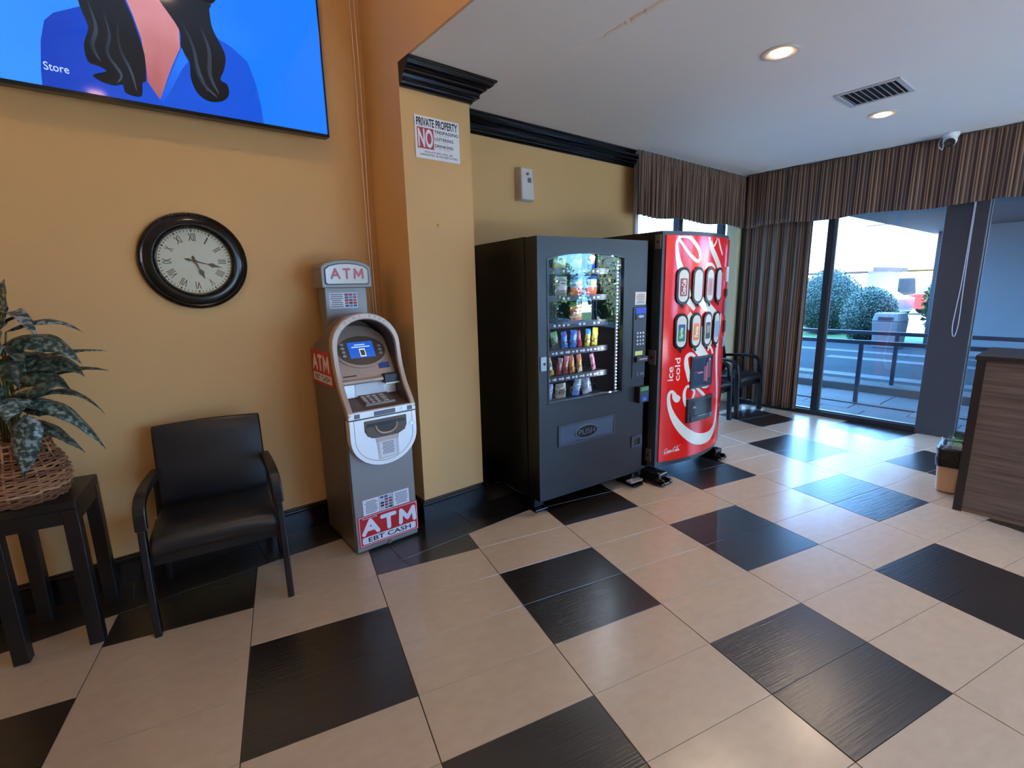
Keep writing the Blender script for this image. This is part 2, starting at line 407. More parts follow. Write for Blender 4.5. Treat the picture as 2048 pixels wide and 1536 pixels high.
# ---- trim: baseboards and crown mouldings from a profile swept along x
def sweep(name, prof, pts, m, parent=None):
    """prof: (out, z) points; pts: plan polyline; out is to the right-hand normal; mitred"""
    rs = []
    n = len(pts)
    for i, p in enumerate(pts):
        p = Vector(p); d0 = (p-Vector(pts[i-1])).normalized() if i else None; d1 = (Vector(pts[i+1])-p).normalized() if i < n-1 else None
        if d0 is None: d0 = d1
        if d1 is None: d1 = d0
        n0 = Vector((d0.y, -d0.x)); n1 = Vector((d1.y, -d1.x)); mm = (n0+n1).normalized(); k = 1/max(.3, mm.dot(n0))
        rs.append([(p.x+mm.x*k*o, p.y+mm.y*k*o, z) for o, z in prof])
    g = G().rings(rs, True, True); return struct(g.build(name, m, parent))
bb = [(0, 0), (.018, 0), (.018, .118), (.024, .122), (.024, .130), (.016, .134), (.016, .140), (.022, .144), (.022, .150), (.012, .154), (.012, .160), (0, .163)]
sweep('baseboard_back', bb, [(XL, YB), (XP0, YB), (XP0, YP), (XP1, YP), (XP1, YB), (4.17, YB)], blackwood)
def crown(h, d, z1):
    z0 = z1-h
    return [(0, z0), (.10*d, z0), (.13*d, z0+.04*h), (.10*d, z0+.09*h), (.16*d, z0+.10*h), (.20*d, z0+.14*h), (.20*d, z0+.20*h), (.34*d, z0+.21*h), (.38*d, z0+.25*h), (.36*d, z0+.34*h), (.42*d, z0+.45*h), (.54*d, z0+.54*h), (.60*d, z0+.55*h), (.63*d, z0+.59*h), (.60*d, z0+.64*h), (.72*d, z0+.66*h), (.84*d, z0+.74*h), (.90*d, z0+.84*h), (.90*d, z0+.88*h), (.97*d, z0+.89*h), (d, z0+.93*h), (d, z1), (0, z1)]
sweep('trim_1', crown(.125, .13, ZC-.001), [(XF-.012, YP), (XP1, YP), (XP1, YB-.14)], blackwood)
sweep('trim_2', crown(.125, .12, ZC-.001), [(XP1+.14, YB), (4.14, YB)], blackwood)
# end block between the gold wall and the back window
struct(box('trim_3', 4.171, 4.215, YB-.03, YB+.1, 0, ZC, mat('pale jamb', (220, 222, 225), .5)))
# ---- window wall on the right
win2 = empty('window_2', (0, 0, 0), kind='structure')
FX0, FX1 = 6.19, 6.27
def post(y0, y1, name='window_mullion', x0=FX0, x1=FX1, z0=.0, z1=ZC): return box(name, x0, x1, y0, y1, z0, z1, darkframe, win2)
box('window_sill', FX0-.01, FX1, YF, 3.12, 0, .055, darkframe, win2, bevel=.004)
box('window_head', FX0, FX1, YF, 3.12, 2.45, ZC, darkframe, win2)
post(2.075, 2.14); post(3.03, 3.1); post(-.95, -.88); post(-2.6, -2.53)
wg = glass('window glass', (.97, .985, 1))
for a, b in ((2.14, 3.03), (1.15, 2.075), (-.88, .86), (-2.53, -.95), (YF, -2.6)):
    box('pane', 6.235, 6.241, a, b, .055, 2.45, wg, win2)
    g = G(); e = .014
    for q in ((a, a+e, .055, 2.45), (b-e, b, .055, 2.45), (a+e, b-e, .055, .055+e)): g.box(6.222, 6.254, q[0], q[1], q[2], q[3])
    g.build('glazing_bead', mat('aluminium bead', (120, 130, 140), .35, .7), win2)
clm = struct(box('wall_column', 6.16, 6.30, .855, 1.155, 0, ZC, mat('slate grey column paint', (58, 60, 66), .5), bevel=.004))
struct(box('wall_corner_post', 6.10, 6.30, 3.105, 3.25, 0, ZC, cream))
win1 = empty('window_1', (0, 0, 0), kind='structure')
g = G(); box('window_sill', 4.215, 6.1, YB+.02, YB+.1, 0, .055, darkframe, win1); box('window_head', 4.215, 6.1, YB+.02, YB+.1, 2.40, 2.45, darkframe, win1)
for a in (4.215, 5.03, 5.98): box('window_mullion', a, a+.07, YB+.02, YB+.1, .055, 2.4, darkframe, win1)
for a, b in ((4.285, 5.03), (5.1, 5.98)): box('pane', a, b, YB+.055, YB+.061, .055, 2.4, wg, win1)
# ---- ceiling crack: a long curling flap of loose paint
crk = [(2.085, 2.10, 0), (2.115, 2.03, .003), (2.128, 1.96, .004), (2.14, 1.89, .006), (2.125, 1.80, .007), (2.115, 1.72, .020), (2.112, 1.65, .030), (2.108, 1.58, .024), (2.104, 1.49, .018), (2.10, 1.38, .01), (2.12, 1.28, 0)]
g = G(); rs = []
for i, (x, y, w) in enumerate(spline([(a, b, c) for a, b, c in crk], 4)):
    x += random.uniform(-.006, .006); w = max(w, .001)
    rs.append([(x-.004, y, ZC+.001), (x-.002+w*.4, y, ZC-.3*w-.001), (x+w, y, ZC-.4*w-.002), (x+w+.001, y, ZC-.4*w), (x+.004, y, ZC+.001)])
g.rings(rs); struct(g.build('ceiling_crack', mat('loose paint', (234, 228, 220), .8)))
# ---- recessed lamps
lampw = mat('lamp glow', (255, 190, 110), emit=14)
def downlight(loc, power, label, group='recessed ceiling lamps', r=.075, cone=128, blend=1.0):
    t = empty('ceiling_lamp', loc, 0, label, 'ceiling light', group)
    G().lathe([(r*.72, -.003), (r*1.3, -.001), (r*1.34, -.006), (r*1.25, -.009), (r*1.0, -.007), (r*.72, -.004)], 32, cap=False).build('trim_ring', mat('white lamp ring', (225, 220, 212), .4), t, smooth=True)
    G().lathe([(.001, -.018), (r*.4, -.0165), (r*.62, -.012), (r*.78, -.004)], 28).build('lens', lampw, t, smooth=True)
    ld = bpy.data.lights.new('lamp_light', 'SPOT'); ld.energy = power*2.5; ld.color = LAMP_WARM; ld.spot_size = R(cone); ld.spot_blend = blend; ld.shadow_soft_size = .07
    l = bpy.data.objects.new('lamp_light', ld); COL.objects.link(l); l.parent = t; l.location = (0, 0, -.03)
    return t
downlight((3.092, 1.395, ZC), 19, 'larger glowing recessed lamp nearer the cracked part of the ceiling')
downlight((4.846, 1.375, ZC), 19, 'smaller glowing recessed lamp just behind the ceiling vent')
downlight((.10, -.70, ZH), 26, 'recessed lamp above the viewer that glints on the television', r=.09)
downlight((.5, 1.9, ZH), 4, 'unseen recessed lamp added on the high ceiling to brighten the fascia', r=.09, cone=178, blend=.15)  # added out of view to brighten the fascia
downlight((.24, -2.7, ZH), 30, 'recessed lamp of the high ceiling behind the viewer', r=.09)
downlight((3.1, -1.5, ZC), 18, 'recessed lamp over the wooden counter side of the room')
downlight((4.85, -1.5, ZC), 18, 'recessed lamp behind the wooden counter side of the room')
downlight((1.9, -3.2, ZC), 18, 'recessed lamp of the low ceiling behind the viewer')

# ---- wall sconce left of the picture: its warm raking light throws the table and television shadows
sn = empty('wall_sconce', (-1.75, YB, 2.25), 0, 'warm glass wall sconce on the gold wall left of the television', 'wall lamp')
G().lathe([(.055, 0), (.06, -.012), (.03, -.02), (.012, -.022), (.012, -.12)], 20, axis='y').build('wall_plate', darkframe, sn, smooth=True)
G().lathe([(.03, -.06), (.075, .10), (.072, .10), (.026, -.055)], 24, (0, -.13, 0), cap=False).build('lamp_shade', glass('sconce glass', (1, .93, .8)), sn, smooth=True)
G().sphere((0, -.13, .02), .03, 14, 8).build('bulb', lampw, sn, smooth=True)
ld = bpy.data.lights.new('sconce_light', 'POINT'); ld.energy = 9; ld.color = (1, .72, .46); ld.shadow_soft_size = .05
l = bpy.data.objects.new('sconce_light', ld); COL.objects.link(l); l.parent = sn; l.location = (0, -.135, .07)
# ================================================================== EXTERIOR (right window)
conc = mat('pale concrete', (88, 90, 90), .9, spec=.1, noise=.15, nscale=3)
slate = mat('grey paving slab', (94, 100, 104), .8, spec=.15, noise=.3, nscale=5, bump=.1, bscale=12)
asphalt = mat('worn asphalt', (48, 58, 64), .95, spec=.05, noise=.35, nscale=1.2)
porch = struct(box('porch_floor', 6.3, 8.15, -6, 5, -.3, -.045, grout))
# paving slabs: random widths in courses near the glass, big slabs beyond
y = -1.0
rr = random.Random(3)
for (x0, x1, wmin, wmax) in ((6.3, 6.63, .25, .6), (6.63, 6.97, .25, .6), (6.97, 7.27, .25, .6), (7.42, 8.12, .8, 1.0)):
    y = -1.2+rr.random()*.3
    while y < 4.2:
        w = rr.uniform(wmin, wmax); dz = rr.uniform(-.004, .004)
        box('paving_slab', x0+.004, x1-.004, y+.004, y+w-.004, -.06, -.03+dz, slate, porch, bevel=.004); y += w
struct(box('porch_edge_strip', 7.28, 7.41, -3, 5, -.05, -.02, mat('dark joint', (70, 70, 74), .8)))
struct(box('driveway_kerb', 8.16, 8.55, -8, 9, -.3, .07, conc, bevel=.015))
struct(box('driveway_ground', 8.551, 60, -8.59, 60, -.4, -.2, asphalt))
for k, (x, y0, y1) in enumerate(((10.3, -2, 6), (12.6, -3, 4.2), (13.9, -2, 7))):
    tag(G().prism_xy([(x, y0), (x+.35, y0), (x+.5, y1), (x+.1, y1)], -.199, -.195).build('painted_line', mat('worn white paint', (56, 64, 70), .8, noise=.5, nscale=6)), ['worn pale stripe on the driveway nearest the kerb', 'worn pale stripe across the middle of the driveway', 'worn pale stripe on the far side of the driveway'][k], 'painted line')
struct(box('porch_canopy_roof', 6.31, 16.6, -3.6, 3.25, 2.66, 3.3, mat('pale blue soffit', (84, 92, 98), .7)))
struct(box('roof_shade_block', -4, 6.3, YF-.3, 4.6, ZH+.15, 7.5, conc))  # unseen building top, put in to shade the driveway
struct(box('upper_shade_wall', 6.3, 6.5, -4.5, 9, 2.85, 7.5, conc))  # unseen outer wall, put in to keep sun off the driveway
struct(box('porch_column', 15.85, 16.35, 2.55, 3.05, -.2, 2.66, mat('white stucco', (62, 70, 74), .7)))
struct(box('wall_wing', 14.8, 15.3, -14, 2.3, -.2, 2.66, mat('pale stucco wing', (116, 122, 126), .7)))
def railing(x, y0, y1, zb, zt, ys, label):
    t = empty('porch_railing', (x, 0, 0), 0, label, 'railing')
    m = mat('navy rail paint', (40, 48, 66), .45)
    box('top_rail', -.025, .025, y0, y1, zt-.05, zt, m, t, bevel=.006)
    for yy in ys: box('post', -.02, .02, yy-.022, yy+.022, zb, zt-.05, m, t)
railing(7.345, -3, 4.6, -.02, .79, (-2.6, -.7, .66, 2.02, 3.4), 'dark metal railing nearest the window with a post on the paving edge')
railing(8.40, -3, 6, .07, .82, (-1.2, .45, 1.9, 3.5, 5), 'dark metal railing farther out standing on the driveway kerb')
leafg = mat('hedge leaf', (62, 88, 72), .4, noise=.5, nscale=30)
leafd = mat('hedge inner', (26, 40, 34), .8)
leafy = mat('bright tree leaf', (60, 96, 34), .5, noise=.4, nscale=8)
def bush(name, c, rx, rz, label, nleaf=3500, lm=None, ls=.05, cat='bush', stem_h=0):
    t = empty(name, (c[0], c[1], c[2]), 0, label, cat)
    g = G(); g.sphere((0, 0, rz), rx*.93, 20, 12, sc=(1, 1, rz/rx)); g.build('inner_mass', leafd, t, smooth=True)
    rn = random.Random(hash(label) % 999 if False else len(label)*17+int(c[0]*10))
    vs = []; fs = []
    for i in range(nleaf):
        z = rn.uniform(-1, 1); a = rn.uniform(0, 2*math.pi); q = math.sqrt(1-z*z); s = rn.uniform(.93, 1.04)
        nrm = Vector((q*math.cos(a), q*math.sin(a), z)); p = Vector((nrm.x*rx*s, nrm.y*rx*s, rz+nrm.z*rz*s))
        d = Vector((rn.uniform(-1, 1), rn.uniform(-1, 1), rn.uniform(-.6, 1))).normalized(); b = d.cross(nrm+Vector((.01, .02, .03)))
        if b.length < .05: continue
        b.normalize(); L = ls*rn.uniform(.7, 1.4); d = (d+nrm*.5).normalized()
        o = len(vs); vs += [p, p+d*L*.5+b*L*.3, p+d*L, p+d*L*.5-b*L*.3]; fs.append((o, o+1, o+2, o+3))
    o = G().add(vs, fs).build('foliage', lm or leafg, t, fix=False); o['kind'] = 'stuff'
    if stem_h: G().tube([(0, 0, -stem_h), (.02, 0, 0), (0, 0, rz*.6)], .07, 8).build('trunk', mat('bark', (80, 62, 48), .9), t)
    return t
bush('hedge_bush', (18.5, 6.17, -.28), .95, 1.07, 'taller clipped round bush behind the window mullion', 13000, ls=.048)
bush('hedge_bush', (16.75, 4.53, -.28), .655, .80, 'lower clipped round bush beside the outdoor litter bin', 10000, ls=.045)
bush('small_tree', (17.2, 2.98, .1), .42, .75, 'leafy green shrub tree beside the white porch column', 1500, leafy, .09, 'tree', .3)
# grass strip, street
struct(box('lawn_strip', 16.7, 19.6, -20, 40, -.3, -.19, mat('lawn', (44, 84, 30), .9, noise=.4, nscale=10)))
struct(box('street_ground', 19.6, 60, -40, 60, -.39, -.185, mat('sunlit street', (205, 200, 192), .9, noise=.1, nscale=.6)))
t = empty('litter_bin', (15.5, 3.70, -.2), -8, 'grey outdoor litter bin with a slotted lid in front of bushes', 'bin')
gb = mat('grey bin plastic', (96, 96, 98), .6)
G().hexa([(-.24,-.26,0),(.24,-.26,0),(.24,.26,0),(-.24,.26,0),(-.28,-.30,.68),(.28,-.30,.68),(.28,.30,.68),(-.28,.30,.68)]).build('body', gb, t, bevel=.02)
G().hexa([(-.29,-.31,.68),(.29,-.31,.68),(.29,.31,.68),(-.29,.31,.68),(-.24,-.27,.90),(.24,-.27,.90),(.24,.27,.90),(-.24,.27,.90)]).build('lid', gb, t, bevel=.03)
box('lid_slot', -.295, -.255, -.16, .16, .72, .80, mat('dark slot', (30, 32, 38), .7), t)
# houses across the street
def house(loc, w, h, d, wall, label, windows, roofh=.0, roofc=(120, 90, 80)):
    t = empty('street_building', loc, 0, label, 'building')
    box('wall', 0, d, -w/2, w/2, 0, h, wall, t)
    box('roof', -.3, d+.3, -w/2-.3, w/2+.3, h, h+.22, mat('roof edge %s' % str(roofc), roofc, .8), t)
    for (y0, y1, z0, z1) in windows:
        f = box('window', -.05, .02, y0, y1, z0, z1, mat('house frame', (60, 62, 64), .6), t)
        box('pane', -.06, -.051, y0+.08, y1-.08, z0+.08, z1-.08, mat('house window', (36, 44, 50), .5), f)
    return t
struct(box('sun_blocker', -14, -9, 4.7, 34, -.2, 14, conc))  # unseen block added to keep sun off the driveway and bushes
wh = mat('sunlit white wall', (84, 84, 82), .8); yl = mat('yellow wall', (74, 70, 34), .8)
house((32, 10.9, -.2), 4.0, 2.2, 6, wh, 'low white building with a brown roof edge seen over the bushes', ((-1.6, -.4, .7, 1.7), (.3, 1.5, .7, 1.7)), roofc=(28, 18, 16))
house((40, 8.6, -.2), 3.4, 2.3, 6, yl, 'pale yellow low wall with an open carport behind the red car', ((-.6, .8, .8, 1.8),), roofc=(34, 40, 24))
house((52, 11.5, -.2), 7, 6.4, 8, wh, 'two storey white building with louvred windows above the street', ((-3.2, -1.2, 3.4, 5.4), (-.8, .6, 4.4, 5.2), (1.2, 3.0, 3.4, 5.4)), roofc=(60, 62, 64))
def car(loc, rz, rgb, label):
    t = empty('parked_car', loc, rz, label, 'car'); m = mat('car paint %s' % str(rgb), rgb, .3, coat=.5)
    G().prism_xz([(-2.1,.3),(2.1,.3),(2.15,.75),(1.6,.9),(.9,.98),(.35,1.42),(-1.0,1.45),(-1.7,1.0),(-2.15,.9)], -.82, .82).build('body', m, t, bevel=.06)
    G().prism_xz([(.80,.98),(.32,1.36),(-.95,1.38),(-1.5,1.0)], -.84, .84).build('side_windows', mat('car glass', (20, 24, 28), .4), t)
    for x in (-1.3, 1.3):
        for yy in (-.86, .62): G().cyl((x, yy, .32), .33, .24, 20, 'y').build('wheel', mat('tyre', (14, 14, 15), .8), t)
car((30.5, 5.3, -.18), 70, (84, 6, 8), 'red car parked beyond the green shrub outside')
car((27.5, 8.1, -.18), 80, (64, 66, 70), 'white car parked behind the lower round bush')
# planting in front of the wall behind the viewer (seen only as reflections in glass)
struct(box('garden_ground', -14, 30, -20, -8.6, -.3, -.06, mat('lawn', (84, 130, 60), .9)))
for i, x in enumerate((1.0, 3.7, 6.4, 9.1, 11.8)):
    b = bush('garden_shrub', (x, -10.0-.6*(i % 2)+(1.6 if x > 8 else 0), -.06), 1.15, 1.3+.4*(i % 3), 'shrub of the front garden mirrored in the glass, number %d from the left' % (i+1), 2600, leafy, .10)
    b['label'] = ['leftmost', 'second', 'third', 'fourth', 'rightmost'][i]+' green garden shrub outside the windows behind the viewer'; b['group'] = 'garden shrubs behind the viewer'
struct(box('bounce_ground', -14, 6.28, -8.6, YF-.17, -.3, -.06, mat('bounce pavement', (190, 190, 190), .9)))  # unseen pale ground put in to bounce sunlight through the rear windows
struct(box('sky_block_ground', -14, 8.55, 3.42, 60, -.4, -.21, mat('sky block ground', (112, 116, 120), .9)))  # unseen ground added to block sky from below, paled for ceiling bounce
# ================================================================== WALL THINGS
blackgloss = mat('black gloss plastic', (14, 14, 17), .18)
# ---- television
tv = empty('television', (0, 3.10, 0), 0, 'large wall television showing a dark-haired woman in a blue shirt', 'television')
TX0, TX1, TZ0, TZ1 = -.345, 1.108, 2.452, 3.272
ring_xz(G(), rrect(TX0, TX1, TZ0, TZ1, .008), rrect(TX0+.007, TX1-.007, TZ0+.018, TZ1-.007, .004), -.006, .03).build('bezel', blackgloss, tv)
box('housing', TX0+.003, TX1-.003, .012, .055, TZ0+.003, TZ1-.003, blackgloss, tv)
box('wall_bracket', .1, .6, .055, .118, 2.7, 3.0, mat('bracket steel', (40, 40, 42), .5), tv)
def screen_mat(name, c0, c1, axis=0, strength=1.0):
    m = bpy.data.materials.new(name); m.use_nodes = True; nt = m.node_tree; b = nt.nodes['Principled BSDF']
    tc = nt.nodes.new('ShaderNodeTexCoord'); sx = nt.nodes.new('ShaderNodeSeparateXYZ'); nt.links.new(tc.outputs['Generated'], sx.inputs[0])
    n = nt.nodes.new('ShaderNodeTexNoise'); n.inputs['Scale'].default_value = 3.0; nt.links.new(tc.outputs['Generated'], n.inputs['Vector'])
    ad = nt.nodes.new('ShaderNodeMath'); ad.operation = 'MULTIPLY_ADD'; ad.inputs[1].default_value = .5; nt.links.new(n.outputs['Fac'], ad.inputs[0]); nt.links.new(sx.outputs[axis], ad.inputs[2])
    rp = nt.nodes.new('ShaderNodeValToRGB'); rp.color_ramp.elements[0].color = lin(c0)+(1,); rp.color_ramp.elements[1].color = lin(c1)+(1,)
    rp.color_ramp.elements[0].position = .3; rp.color_ramp.elements[1].position = 1.2 if False else 1.0
    nt.links.new(ad.outputs[0], rp.inputs[0]); nt.links.new(rp.outputs[0], b.inputs['Emission Color'])
    b.inputs['Emission Strength'].default_value = strength*.50; b.inputs['Base Color'].default_value = (.01, .01, .01, 1); b.inputs['Roughness'].default_value = .06
    return m
box('screen', TX0+.006, TX1-.006, .004, .011, TZ0+.016, TZ1-.006, screen_mat('screen backdrop', (52, 146, 255), (8, 120, 250)), tv)
shirt = [(-.138,2.47),(-.133,2.533),(-.115,2.655),(-.091,2.739),(-.056,2.778),(.028,2.825),(.12,2.87),(.2,2.95),(.4,2.95),(.535,2.864),(.634,2.822),(.705,2.769),(.734,2.67),(.75,2.558),(.752,2.47)]
sm = lambda p, n=4: [(q[0], q[1]) for q in spline([(a, b, 0) for a, b in p], n, True)]
flat('shirt_picture', shirt, .004, screen_mat('screen blue shirt', (6, 62, 196), (4, 86, 226), 0, .9), tv)
flat('neck_picture', [(.205,3.0),(.215,2.908),(.231,2.851),(.25,2.758),(.252,2.638),(.249,2.572),(.289,2.499),(.333,2.605),(.362,2.671),(.404,2.755),(.411,2.831),(.40,3.0)], .003, screen_mat('screen skin', (176, 96, 98), (222, 150, 160), 2, .85), tv)
hairm = screen_mat('screen hair', (10, 12, 18), (30, 40, 54), 2, .8)
hairlite = screen_mat('screen hair shine', (38, 52, 72), (70, 84, 104), 0, .6)
flat('hair_picture', sm([(.037,3.0),(.037,2.854),(.054,2.773),(.054,2.74),(.03,2.673),(.035,2.607),(.074,2.595),(.095,2.58),(.044,2.554),(.07,2.532),(.117,2.525),(.149,2.535),(.157,2.501),(.214,2.498),(.228,2.56),(.244,2.578),(.253,2.688),(.239,2.777),(.225,2.849),(.208,2.906),(.2,3.0)]), .002, hairm, tv)
flat('hair_picture', sm([(.33,3.0),(.346,2.948),(.412,2.838),(.408,2.756),(.436,2.704),(.433,2.627),(.453,2.563),(.5,2.534),(.562,2.546),(.597,2.585),(.595,2.632),(.567,2.65),(.589,2.702),(.603,2.76),(.594,2.804),(.559,2.886),(.555,2.967),(.55,3.0)]), .002, hairm, tv)
flat('face_picture', sm([(.02,3.0),(.03,3.1),(.08,3.22),(.3,3.262),(.5,3.22),(.56,3.1),(.57,3.0),(.3,2.98)]), .0025, hairm, tv)
def stroke(pts, w, n=5):
    c = spline([(a, b, 0) for a, b in pts], n); L = []; Rr = []; N = len(c)
    for i, p in enumerate(c):
        t = (c[min(i+1, N-1)]-c[max(i-1, 0)]).normalized(); k = math.sin(math.pi*(i+.3)/(N+.6))
        q = Vector((-t.y, t.x, 0))*w*.5*k; L.append((p.x+q.x, p.y+q.y)); Rr.append((p.x-q.x, p.y-q.y))
    return L+Rr[::-1]
for pts, w in (([(.07,2.86),(.085,2.76),(.06,2.68),(.08,2.62)], .016), ([(.12,2.84),(.13,2.74),(.11,2.66),(.15,2.58),(.13,2.54)], .014), ([(.17,2.82),(.16,2.7),(.19,2.6),(.2,2.52)], .012), ([(.42,2.9),(.46,2.78),(.47,2.68),(.5,2.58)], .016), ([(.5,2.9),(.53,2.78),(.52,2.66),(.55,2.58)], .018), ([(.45,2.7),(.48,2.62),(.54,2.56)], .012)):
    flat('hair_strand_picture', stroke(pts, w), .001, hairlite, tv, t=.0006)
flat('collar_picture', [(.411,2.76),(.289,2.499),(.30,2.48),(.345,2.56),(.40,2.66),(.43,2.70)], .0015, screen_mat('screen collar', (10, 88, 228), (30, 120, 250), 2, .95), tv, t=.0006)
text('lettering', 'Store', -.122, -.038, 2.538, 2.572, .001, mat('screen white', (190, 215, 255), emit=.45), tv, bold=.01)
# ---- clock
ck = empty('wall_clock', (.347, YB, 1.732), 0, 'round black framed wall clock with Roman numerals and a pale face', 'clock')
G().lathe([(.20, 0), (.252, 0), (.256, -.012), (.252, -.026), (.240, -.034), (.232, -.030), (.222, -.036), (.205, -.044), (.190, -.042), (.184, -.034), (.176, -.030), (.172, -.016), (.170, -.014)], 72, axis='y', cap=False).build('case', mat('black clock case', (15, 13, 14), .2), ck, smooth=True)
for rr_, nb, br in ((.246, 120, .0042), (.180, 84, .0038)):
    g = G()
    for k in range(nb):
        a = 2*math.pi*k/nb; g.sphere((rr_*math.cos(a), -.031 if rr_ > .2 else -.036, rr_*math.sin(a)), br, 6, 4)
    o = g.build('bead_ring', mat('black clock case', (15, 13, 14), .2), ck, smooth=True); o['kind'] = 'stuff'
G().cyl((0, -.014, 0), .176, .012, 64, 'y').build('dial', mat('clock dial', (226, 222, 214), .6), ck)
inkm = mat('clock ink', (24, 24, 26), .6)
nums = ['XII', 'I', 'II', 'III', 'IIII', 'V', 'VI', 'VII', 'VIII', 'IX', 'X', 'XI']
for k, s in enumerate(nums):
    a = math.pi/2-2*math.pi*k/12; w = {'I': .006, 'II': .014, 'III': .022, 'IIII': .030, 'V': .018, 'VI': .026, 'VII': .033, 'VIII': .040, 'IX': .027, 'X': .019, 'XI': .027, 'XII': .034}[s]
    vs, fs = text_mesh(s, .012); ax = min(v.x for v in vs); bx = max(v.x for v in vs); ay = min(v.y for v in vs); by = max(v.y for v in vs)
    out = []
    for v in vs:
        x = ((v.x-ax)/(bx-ax)-.5)*w; z = ((v.y-ay)/(by-ay)-.5)*.040
        rot = a-math.pi/2; out.append((.128*math.cos(a)+x*math.cos(rot)-z*math.sin(rot), -.0155, .128*math.sin(a)+x*math.sin(rot)+z*math.cos(rot)))
    G().add(out, fs).build('numeral', inkm, ck, fix=False)
g = G()
for k in range(60):
    a = 2*math.pi*k/60; r0, r1, w = (.158, .166, .0022) if k % 5 else (.156, .168, .004); c, s = math.cos(a), math.sin(a)
    g.add([(r0*c-w*s, -.0155, r0*s+w*c), (r0*c+w*s, -.0155, r0*s-w*c), (r1*c+w*s, -.0155, r1*s-w*c), (r1*c-w*s, -.0155, r1*s+w*c)], [(0, 1, 2, 3)])
o = g.build('minute_marks', inkm, ck, fix=False); o['kind'] = 'stuff'
def hand(dx, dz, tail, y, w):
    L = math.hypot(dx, dz); ux, uz = dx/L, dz/L; pts = []
    for s, q in ((-tail, .3*w), (-tail*.6, .9*w), (-tail*.3, .35*w), (0, .5*w), (.45*L, .3*w), (.62*L, 1.5*w), (.75*L, .8*w), (L, .06*w)): pts.append((s, q))
    poly = [(s*ux-q*uz, s*uz+q*ux) for s, q in pts]+[(s*ux+q*uz, s*uz-q*ux) for s, q in pts[::-1]]
    return G().prism_xz(poly, y-.001, y)
hand(.036, -.094, .03, -.020, .009).build('hour_hand', inkm, ck); hand(.125, -.034, .05, -.023, .008).build('minute_hand', inkm, ck)
G().cyl((0, -.026, 0), .009, .012, 16, 'y').build('hand_hub', inkm, ck)
G().cyl((0, -.029, 0), .174, .001, 48, 'y').build('glass', glass('clock glass', (.98, 1, .98), refl=2.2), ck)
# ---- cables in the corner
for k, (x0, x1, y, lb) in enumerate(((1.345, 1.345, YB-.012, 'pale cable run down the wall corner, the left one of two'), (1.372, 1.362, YB-.016, 'pale cable run down the wall corner beside the pillar, the right one'))):
    pts = [(x0, y, ZH-.005), (x0+.001, y, 3.0), (x0-.001, y, 2.5), (x1+.001, y, 2.0), (x1, y, 1.2), (x1, y, .18)]
    tag(G().tube(spline(pts, 5), .0045, 6).build('wall_cable', mat('pale cable', (236, 214, 190), .5), smooth=True), lb, 'cable', 'cables in the wall corner')
# ---- warning sign
sg = empty('warning_sign', (1.488, YP-.001, 2.325), 0, 'white private property sign with a red NO box on the pillar', 'sign')
SWd, SHt = .308, .236; sgw = mat('sign white', (226, 224, 226), .4); ink = mat('sign black', (22, 20, 24), .5); sgr = mat('sign red', (176, 60, 70), .5)
G().prism_xz(rrect(0, SWd, 0, SHt, .004), -.004, 0).build('panel', sgw, sg)
text('lettering', 'PRIVATE PROPERTY', .012, .296, .180, .226, -.0045, ink, sg, bold=.028)
G().prism_xz([(.014, .056), (.124, .056), (.124, .172), (.014, .172)], -.0046, -.004).build('red_box', sgr, sg)
text('box_lettering', 'NO', .019, .119, .062, .167, -.0052, sgw, sg, bold=.03)
for s, z, x1 in (('TRESPASSING', .151, .300), ('LOITERING', .112, .262), ('DRINKING', .073, .260)):
    text('lettering', s, .130, x1, z, z+.018, -.0045, ink, sg, bold=.02)
for s, z, x1 in (('P.C. SEC. 602 K', .139, .235), ('P.C. SEC. 647(B)', .100, .225), ('P.C. SEC. 647(F)(G)', .061, .24)):
    text('fine_print', s, .130, x1, z, z+.007, -.0045, mat('sign grey', (120, 118, 122), .5), sg)
text('lettering', 'VIOLATORS WILL BE', .055, .255, .034, .044, -.0045, ink, sg, bold=.012)
text('lettering', 'ARRESTED & PROSECUTED', .028, .290, .017, .028, -.0045, ink, sg, bold=.012)
# ---- air freshener
af = empty('air_freshener', (2.705, YB, 2.245), 0, 'white wall air freshener dispenser above the snack machine', 'dispenser')
afw = mat('dispenser white', (214, 206, 200), .4)
G().prism_xz([(-.07,0),(.07,0),(.07,.26),(-.07,.26)], -.03, 0).build('back_plate', afw, af, bevel=.008)
G().hexa([(-.068,-.085,.004),(.068,-.085,.004),(.069,-.03,.0),(-.069,-.03,.0),(-.060,-.070,.252),(.060,-.070,.252),(.069,-.03,.26),(-.069,-.03,.26)]).build('cover', afw, af, bevel=.012, seg=3)
box('label_window', .0, .035, -.081, -.07, .14, .175, mat('grey label', (96, 92, 100), .4), af)
G().cyl((.0, -.082, .205), .011, .012, 14, 'y').build('nozzle', mat('grey label', (96, 92, 100), .4), af)
# ---- small screw in the pillar
tag(G().lathe([(.001, -.008), (.006, -.007), (.008, -.001), (.008, .0)], 12, (1.618, YP, 1.945), 'y').build('wall_screw', mat('brass screw', (190, 140, 70), .4, .8), smooth=True), 'tiny brass screw left in the pillar face', 'screw')
